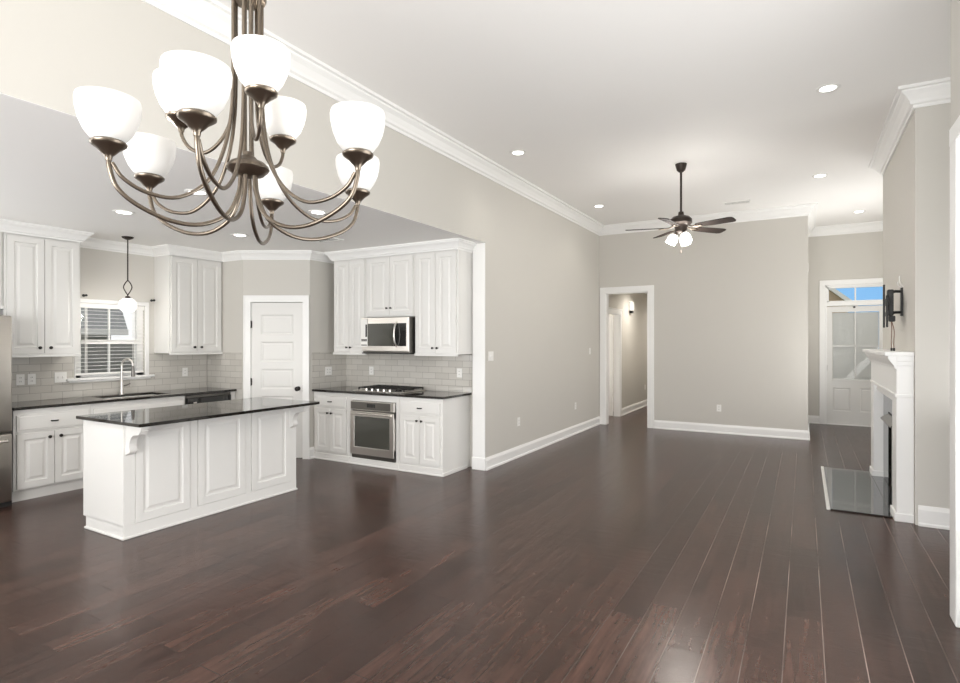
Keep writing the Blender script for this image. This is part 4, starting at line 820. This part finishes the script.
# recessed downlights
def can(x, y, zc, label, power, grp, r=0.075, spread=0):
    t = thing('recessed_light', label, 'ceiling light', (x, y, zc), grp)
    b = MB(); b.lathe([(r * 0.8, -0.002), (r * 0.82, -0.006), (r * 1.1, -0.008), (r * 1.22, -0.004), (r * 1.22, 0.0)], (x, y, zc), 28, close=False); b.build('trim_ring', 'plate', t, True)
    b = MB(); b.lathe([(0, -0.004), (r * 0.82, -0.004), (r * 0.82, -0.001), (0, -0.001)], (x, y, zc), 28); b.build('lens', 'lens', t, True)
    l = bpy.data.lights.new('downlight', 'SPOT'); l.energy = power; l.spot_size = math.radians(120); l.spot_blend = 0.8; l.shadow_soft_size = 0.06; l.color = (1, 0.95, 0.87)
    if spread: l.spot_size = math.radians(spread); l.spot_blend = 1.0
    o = bpy.data.objects.new('downlight', l); COL.objects.link(o); o.parent = t; o.location = (0, 0, -0.03)
gm, gk = 'recessed lights in the tall ceiling', 'recessed lights in the kitchen ceiling'
can(0.175, 5.567, HC, 'recessed ceiling light nearest the chimney crown moulding, large at upper right', CAN_MAIN, gm)
can(-2.809, 5.707, HC, 'recessed ceiling light beside the long left crown, nearer of two', CAN_MAIN, gm)
can(-2.812, 8.612, HC, 'recessed ceiling light in the far corner where the crowns meet', CAN_MAIN, gm)
can(0.179, 8.458, HC, 'recessed ceiling light above the end of the back wall', CAN_MAIN, gm)
can(0.786, 11.133, HC, 'recessed ceiling light in front of the entry door wall', CAN_MAIN, gm)
can(-5.427, 2.814, HK, 'recessed kitchen light left of the sink pendant, leftmost in the kitchen ceiling', CAN_KITCHEN, gk)
can(-5.478, 4.078, HK, 'recessed kitchen light in front of the pantry door', CAN_KITCHEN, gk)
can(-4.194, 2.729, HK, 'recessed kitchen light seen between the chandelier arms left of the hub', CAN_KITCHEN, gk)
can(-3.879, 3.712, HK, 'recessed kitchen light near the header, seen through the right chandelier arms', CAN_KITCHEN, gk)
# ceiling air vents
def vent(x, y, z, lx, ly, label):
    t = thing('ceiling_vent', label, 'air vent', (x, y, z), 'ceiling air vents')
    b = MB(); b.box(x - lx, x + lx, y - ly, y + ly, z - 0.003, z - 0.001); b.build('backing', 'vent_dark', t)
    b = MB(); e = 0.02
    b.box(x - lx - e, x + lx + e, y - ly - e, y - ly, z - 0.009, z); b.box(x - lx - e, x + lx + e, y + ly, y + ly + e, z - 0.009, z); b.box(x - lx - e, x - lx, y - ly, y + ly, z - 0.009, z); b.box(x + lx, x + lx + e, y - ly, y + ly, z - 0.009, z); b.build('frame', 'plate', t)
    b = MB(); k = 4
    for i in range(k):
        yy = y - ly + (2 * ly) * (i + 0.5) / k; b.prism([(yy - 0.002, z - 0.004), (yy + 0.004, z - 0.009), (yy + 0.006, z - 0.009), (yy, z - 0.004)], 'x', x - lx, x + lx)
    b.build('louvres', 'plate', t)
vent(-0.90, 9.45, HC, 0.17, 0.08, 'white ceiling vent with dark slots right of the fan by the far crown')
vent(-4.85, 4.75, HK, 0.16, 0.10, 'white ceiling vent in the kitchen ceiling near the pantry corner')

# wall plates
def plate(name, label, c, n, w, h, kind, grp='wall plates'):
    n = Vector(n); c = Vector(c); u = Vector((-n.y, n.x, 0)); Z = Vector((0, 0, 1))
    def bx(mb, a0, a1, z0, z1, d0, d1):
        v = [mb.bm.verts.new(c + u * a + Z * z + n * d) for a in (a0, a1) for z in (z0, z1) for d in (d0, d1)]
        for q in ((0, 1, 3, 2), (4, 6, 7, 5), (0, 4, 5, 1), (2, 3, 7, 6), (0, 2, 6, 4), (1, 5, 7, 3)): mb.bm.faces.new([v[i] for i in q])
    t = thing(name, label, 'outlet' if 'outlet' in name else 'switch', c, grp)
    b = MB(); bx(b, -w / 2, w / 2, -h / 2, h / 2, 0.0005, 0.006); b.build('cover_plate', 'plate', t)
    k = 2 if w > 0.1 else 1
    for i in range(k):
        o = (i - (k - 1) / 2) * 0.046
        if kind == 'outlet':
            for zz in (-0.02, 0.02):
                b = MB(); bx(b, o - 0.017, o + 0.017, zz - 0.014, zz + 0.014, 0.006, 0.0075); so = b.build('socket', 'plate', t)
                b = MB(); bx(b, o - 0.008, o - 0.005, zz - 0.006, zz + 0.006, 0.0075, 0.008); bx(b, o + 0.005, o + 0.008, zz - 0.006, zz + 0.006, 0.0075, 0.008); b.build('slot', 'vent_dark', so)
        else:
            b = MB(); bx(b, o - 0.005, o + 0.005, -0.012, 0.012, 0.006, 0.014); b.build('toggle', 'plate', t)
nX, nY = (1, 0, 0), (0, -1, 0)
plate('wall_outlet', 'single outlet plate on the tile beside the refrigerator, left of the pair', (XS + 0.008, 2.68, 1.15), nX, 0.072, 0.115, 'outlet')
plate('wall_outlet', 'single outlet plate on the tile beside the refrigerator, right of the pair', (XS + 0.008, 2.78, 1.15), nX, 0.072, 0.115, 'outlet')
plate('light_switch', 'wide double switch plate on the tile just left of the sink window', (XS + 0.008, 3.05, 1.155), nX, 0.118, 0.115, 'switch')
plate('wall_outlet', 'outlet plate on the tile between the sink window and pantry', (XS + 0.008, 4.50, 1.145), nX, 0.072, 0.115, 'outlet')
plate('wall_outlet', 'outlet plate on the short tiled return wall beside the pantry door', (XO + 0.008, 5.60, 1.15), nX, 0.118, 0.115, 'outlet')
plate('wall_outlet', 'outlet plate on the cooktop backsplash left of the burners', (-5.18, YO - 0.008, 1.15), nY, 0.072, 0.115, 'outlet')
plate('wall_outlet', 'outlet plate on the cooktop backsplash at its right end', (-3.74, YO - 0.008, 1.16), nY, 0.072, 0.115, 'outlet')
plate('light_switch', 'double light switch plate on the long wall at the kitchen corner', (XL, 6.00, 1.375), nX, 0.118, 0.115, 'switch')
plate('light_switch', 'light switch plate on the long wall near the hallway doorway', (XL, 9.66, 1.38), nX, 0.072, 0.115, 'switch')
plate('wall_outlet', 'low outlet on the long left wall, nearer the kitchen', (XL, 6.77, 0.475), nX, 0.072, 0.115, 'outlet')
plate('wall_outlet', 'low outlet on the long left wall, nearer the hallway doorway', (XL, 8.93, 0.47), nX, 0.072, 0.115, 'outlet')
plate('wall_outlet', 'low outlet on the back wall above the baseboard', (-1.245, YB, 0.426), nY, 0.072, 0.115, 'outlet')
plate('wall_outlet', 'low outlet on the hallway wall seen through the doorway', (-3.3, 13.58, 0.455), nX, 0.072, 0.115, 'outlet')
t = thing('door_chime', 'small white chime box with a dark lower corner high on the hallway wall', 'door chime', (-3.3, 12.25, 2.2))
b = MB(); b.box(-3.2995, -3.24, 12.12, 12.36, 2.22, 2.42, 0.008); b.build('cover', 'plate', t)
b = MB(); b.box(-3.2995, -3.235, 12.20, 12.30, 2.17, 2.225, 0.004); b.build('base', 'black', t)
can(-2.72, 12.0, 2.70, 'recessed hallway light hidden just above the doorway head', 90, 'recessed lights in the hallway', spread=175)

can(-2.6, 14.4, 2.70, 'added unseen hallway fill light at the far end of the hall', 90, 'recessed lights in the hallway', spread=175)  # extra downlight added out of sight to brighten the hall

# ================================================================ OUTDOORS
b = MB(); b.box(-60, 60, -40, 80, -0.5, -0.3); struct(b.build('ground', 'ground'))
t = thing('neighbour_house', 'grey-roofed house seen through the blind slats of the sink window', 'house', (-15, 4.0, -0.3))
b = MB(); b.box(-18, -12.25, -0.3, 6.1, -0.3, 1.75); b.build('wall', 'siding', t)
b = MB()
rv = [b.bm.verts.new(v) for v in ((-18.4, -0.5, 1.78), (-12.0, -0.5, 1.78), (-12.0, 6.3, 1.78), (-18.4, 6.3, 1.78), (-15.2, 1.5, 4.2), (-15.2, 7.3, 4.2))]
for q in ((0, 3, 2, 1), (0, 1, 4), (1, 2, 5, 4), (2, 3, 5), (3, 0, 4, 5)): b.bm.faces.new([rv[i] for i in q])
b.build('roof', 'shingle', t)
b = MB(); b.box(-12.05, -11.98, -0.5, 6.3, 1.68, 1.80); b.build('gutter', 'plate', t)
b = MB(); b.box(-10.6, -10.5, -2, 14, -0.3, 1.51); tag(b.build('yard_fence', 'fence'), 'grey board fence behind the lower half of the sink window', 'fence')
t = thing('neighbour_house', 'tan gabled house end seen through the transom over the entry door', 'house', (-1.5, 28, -0.3))
b = MB(); b.prism([(-4.5, -0.3), (1.35, -0.3), (1.35, 3.05), (-1.6, 5.6), (-4.5, 3.05)], 'y', 25.0, 32.0); b.build('wall', 'tan', t)
b = MB()
for p in ([(-1.6, 5.62), (-1.6, 5.78), (1.75, 2.88), (1.62, 2.80)], [(-1.6, 5.62), (-1.6, 5.78), (-4.9, 2.88), (-4.8, 2.80)]): b.prism(p, 'y', 24.75, 32.2)
b.build('roof', 'plate', t)
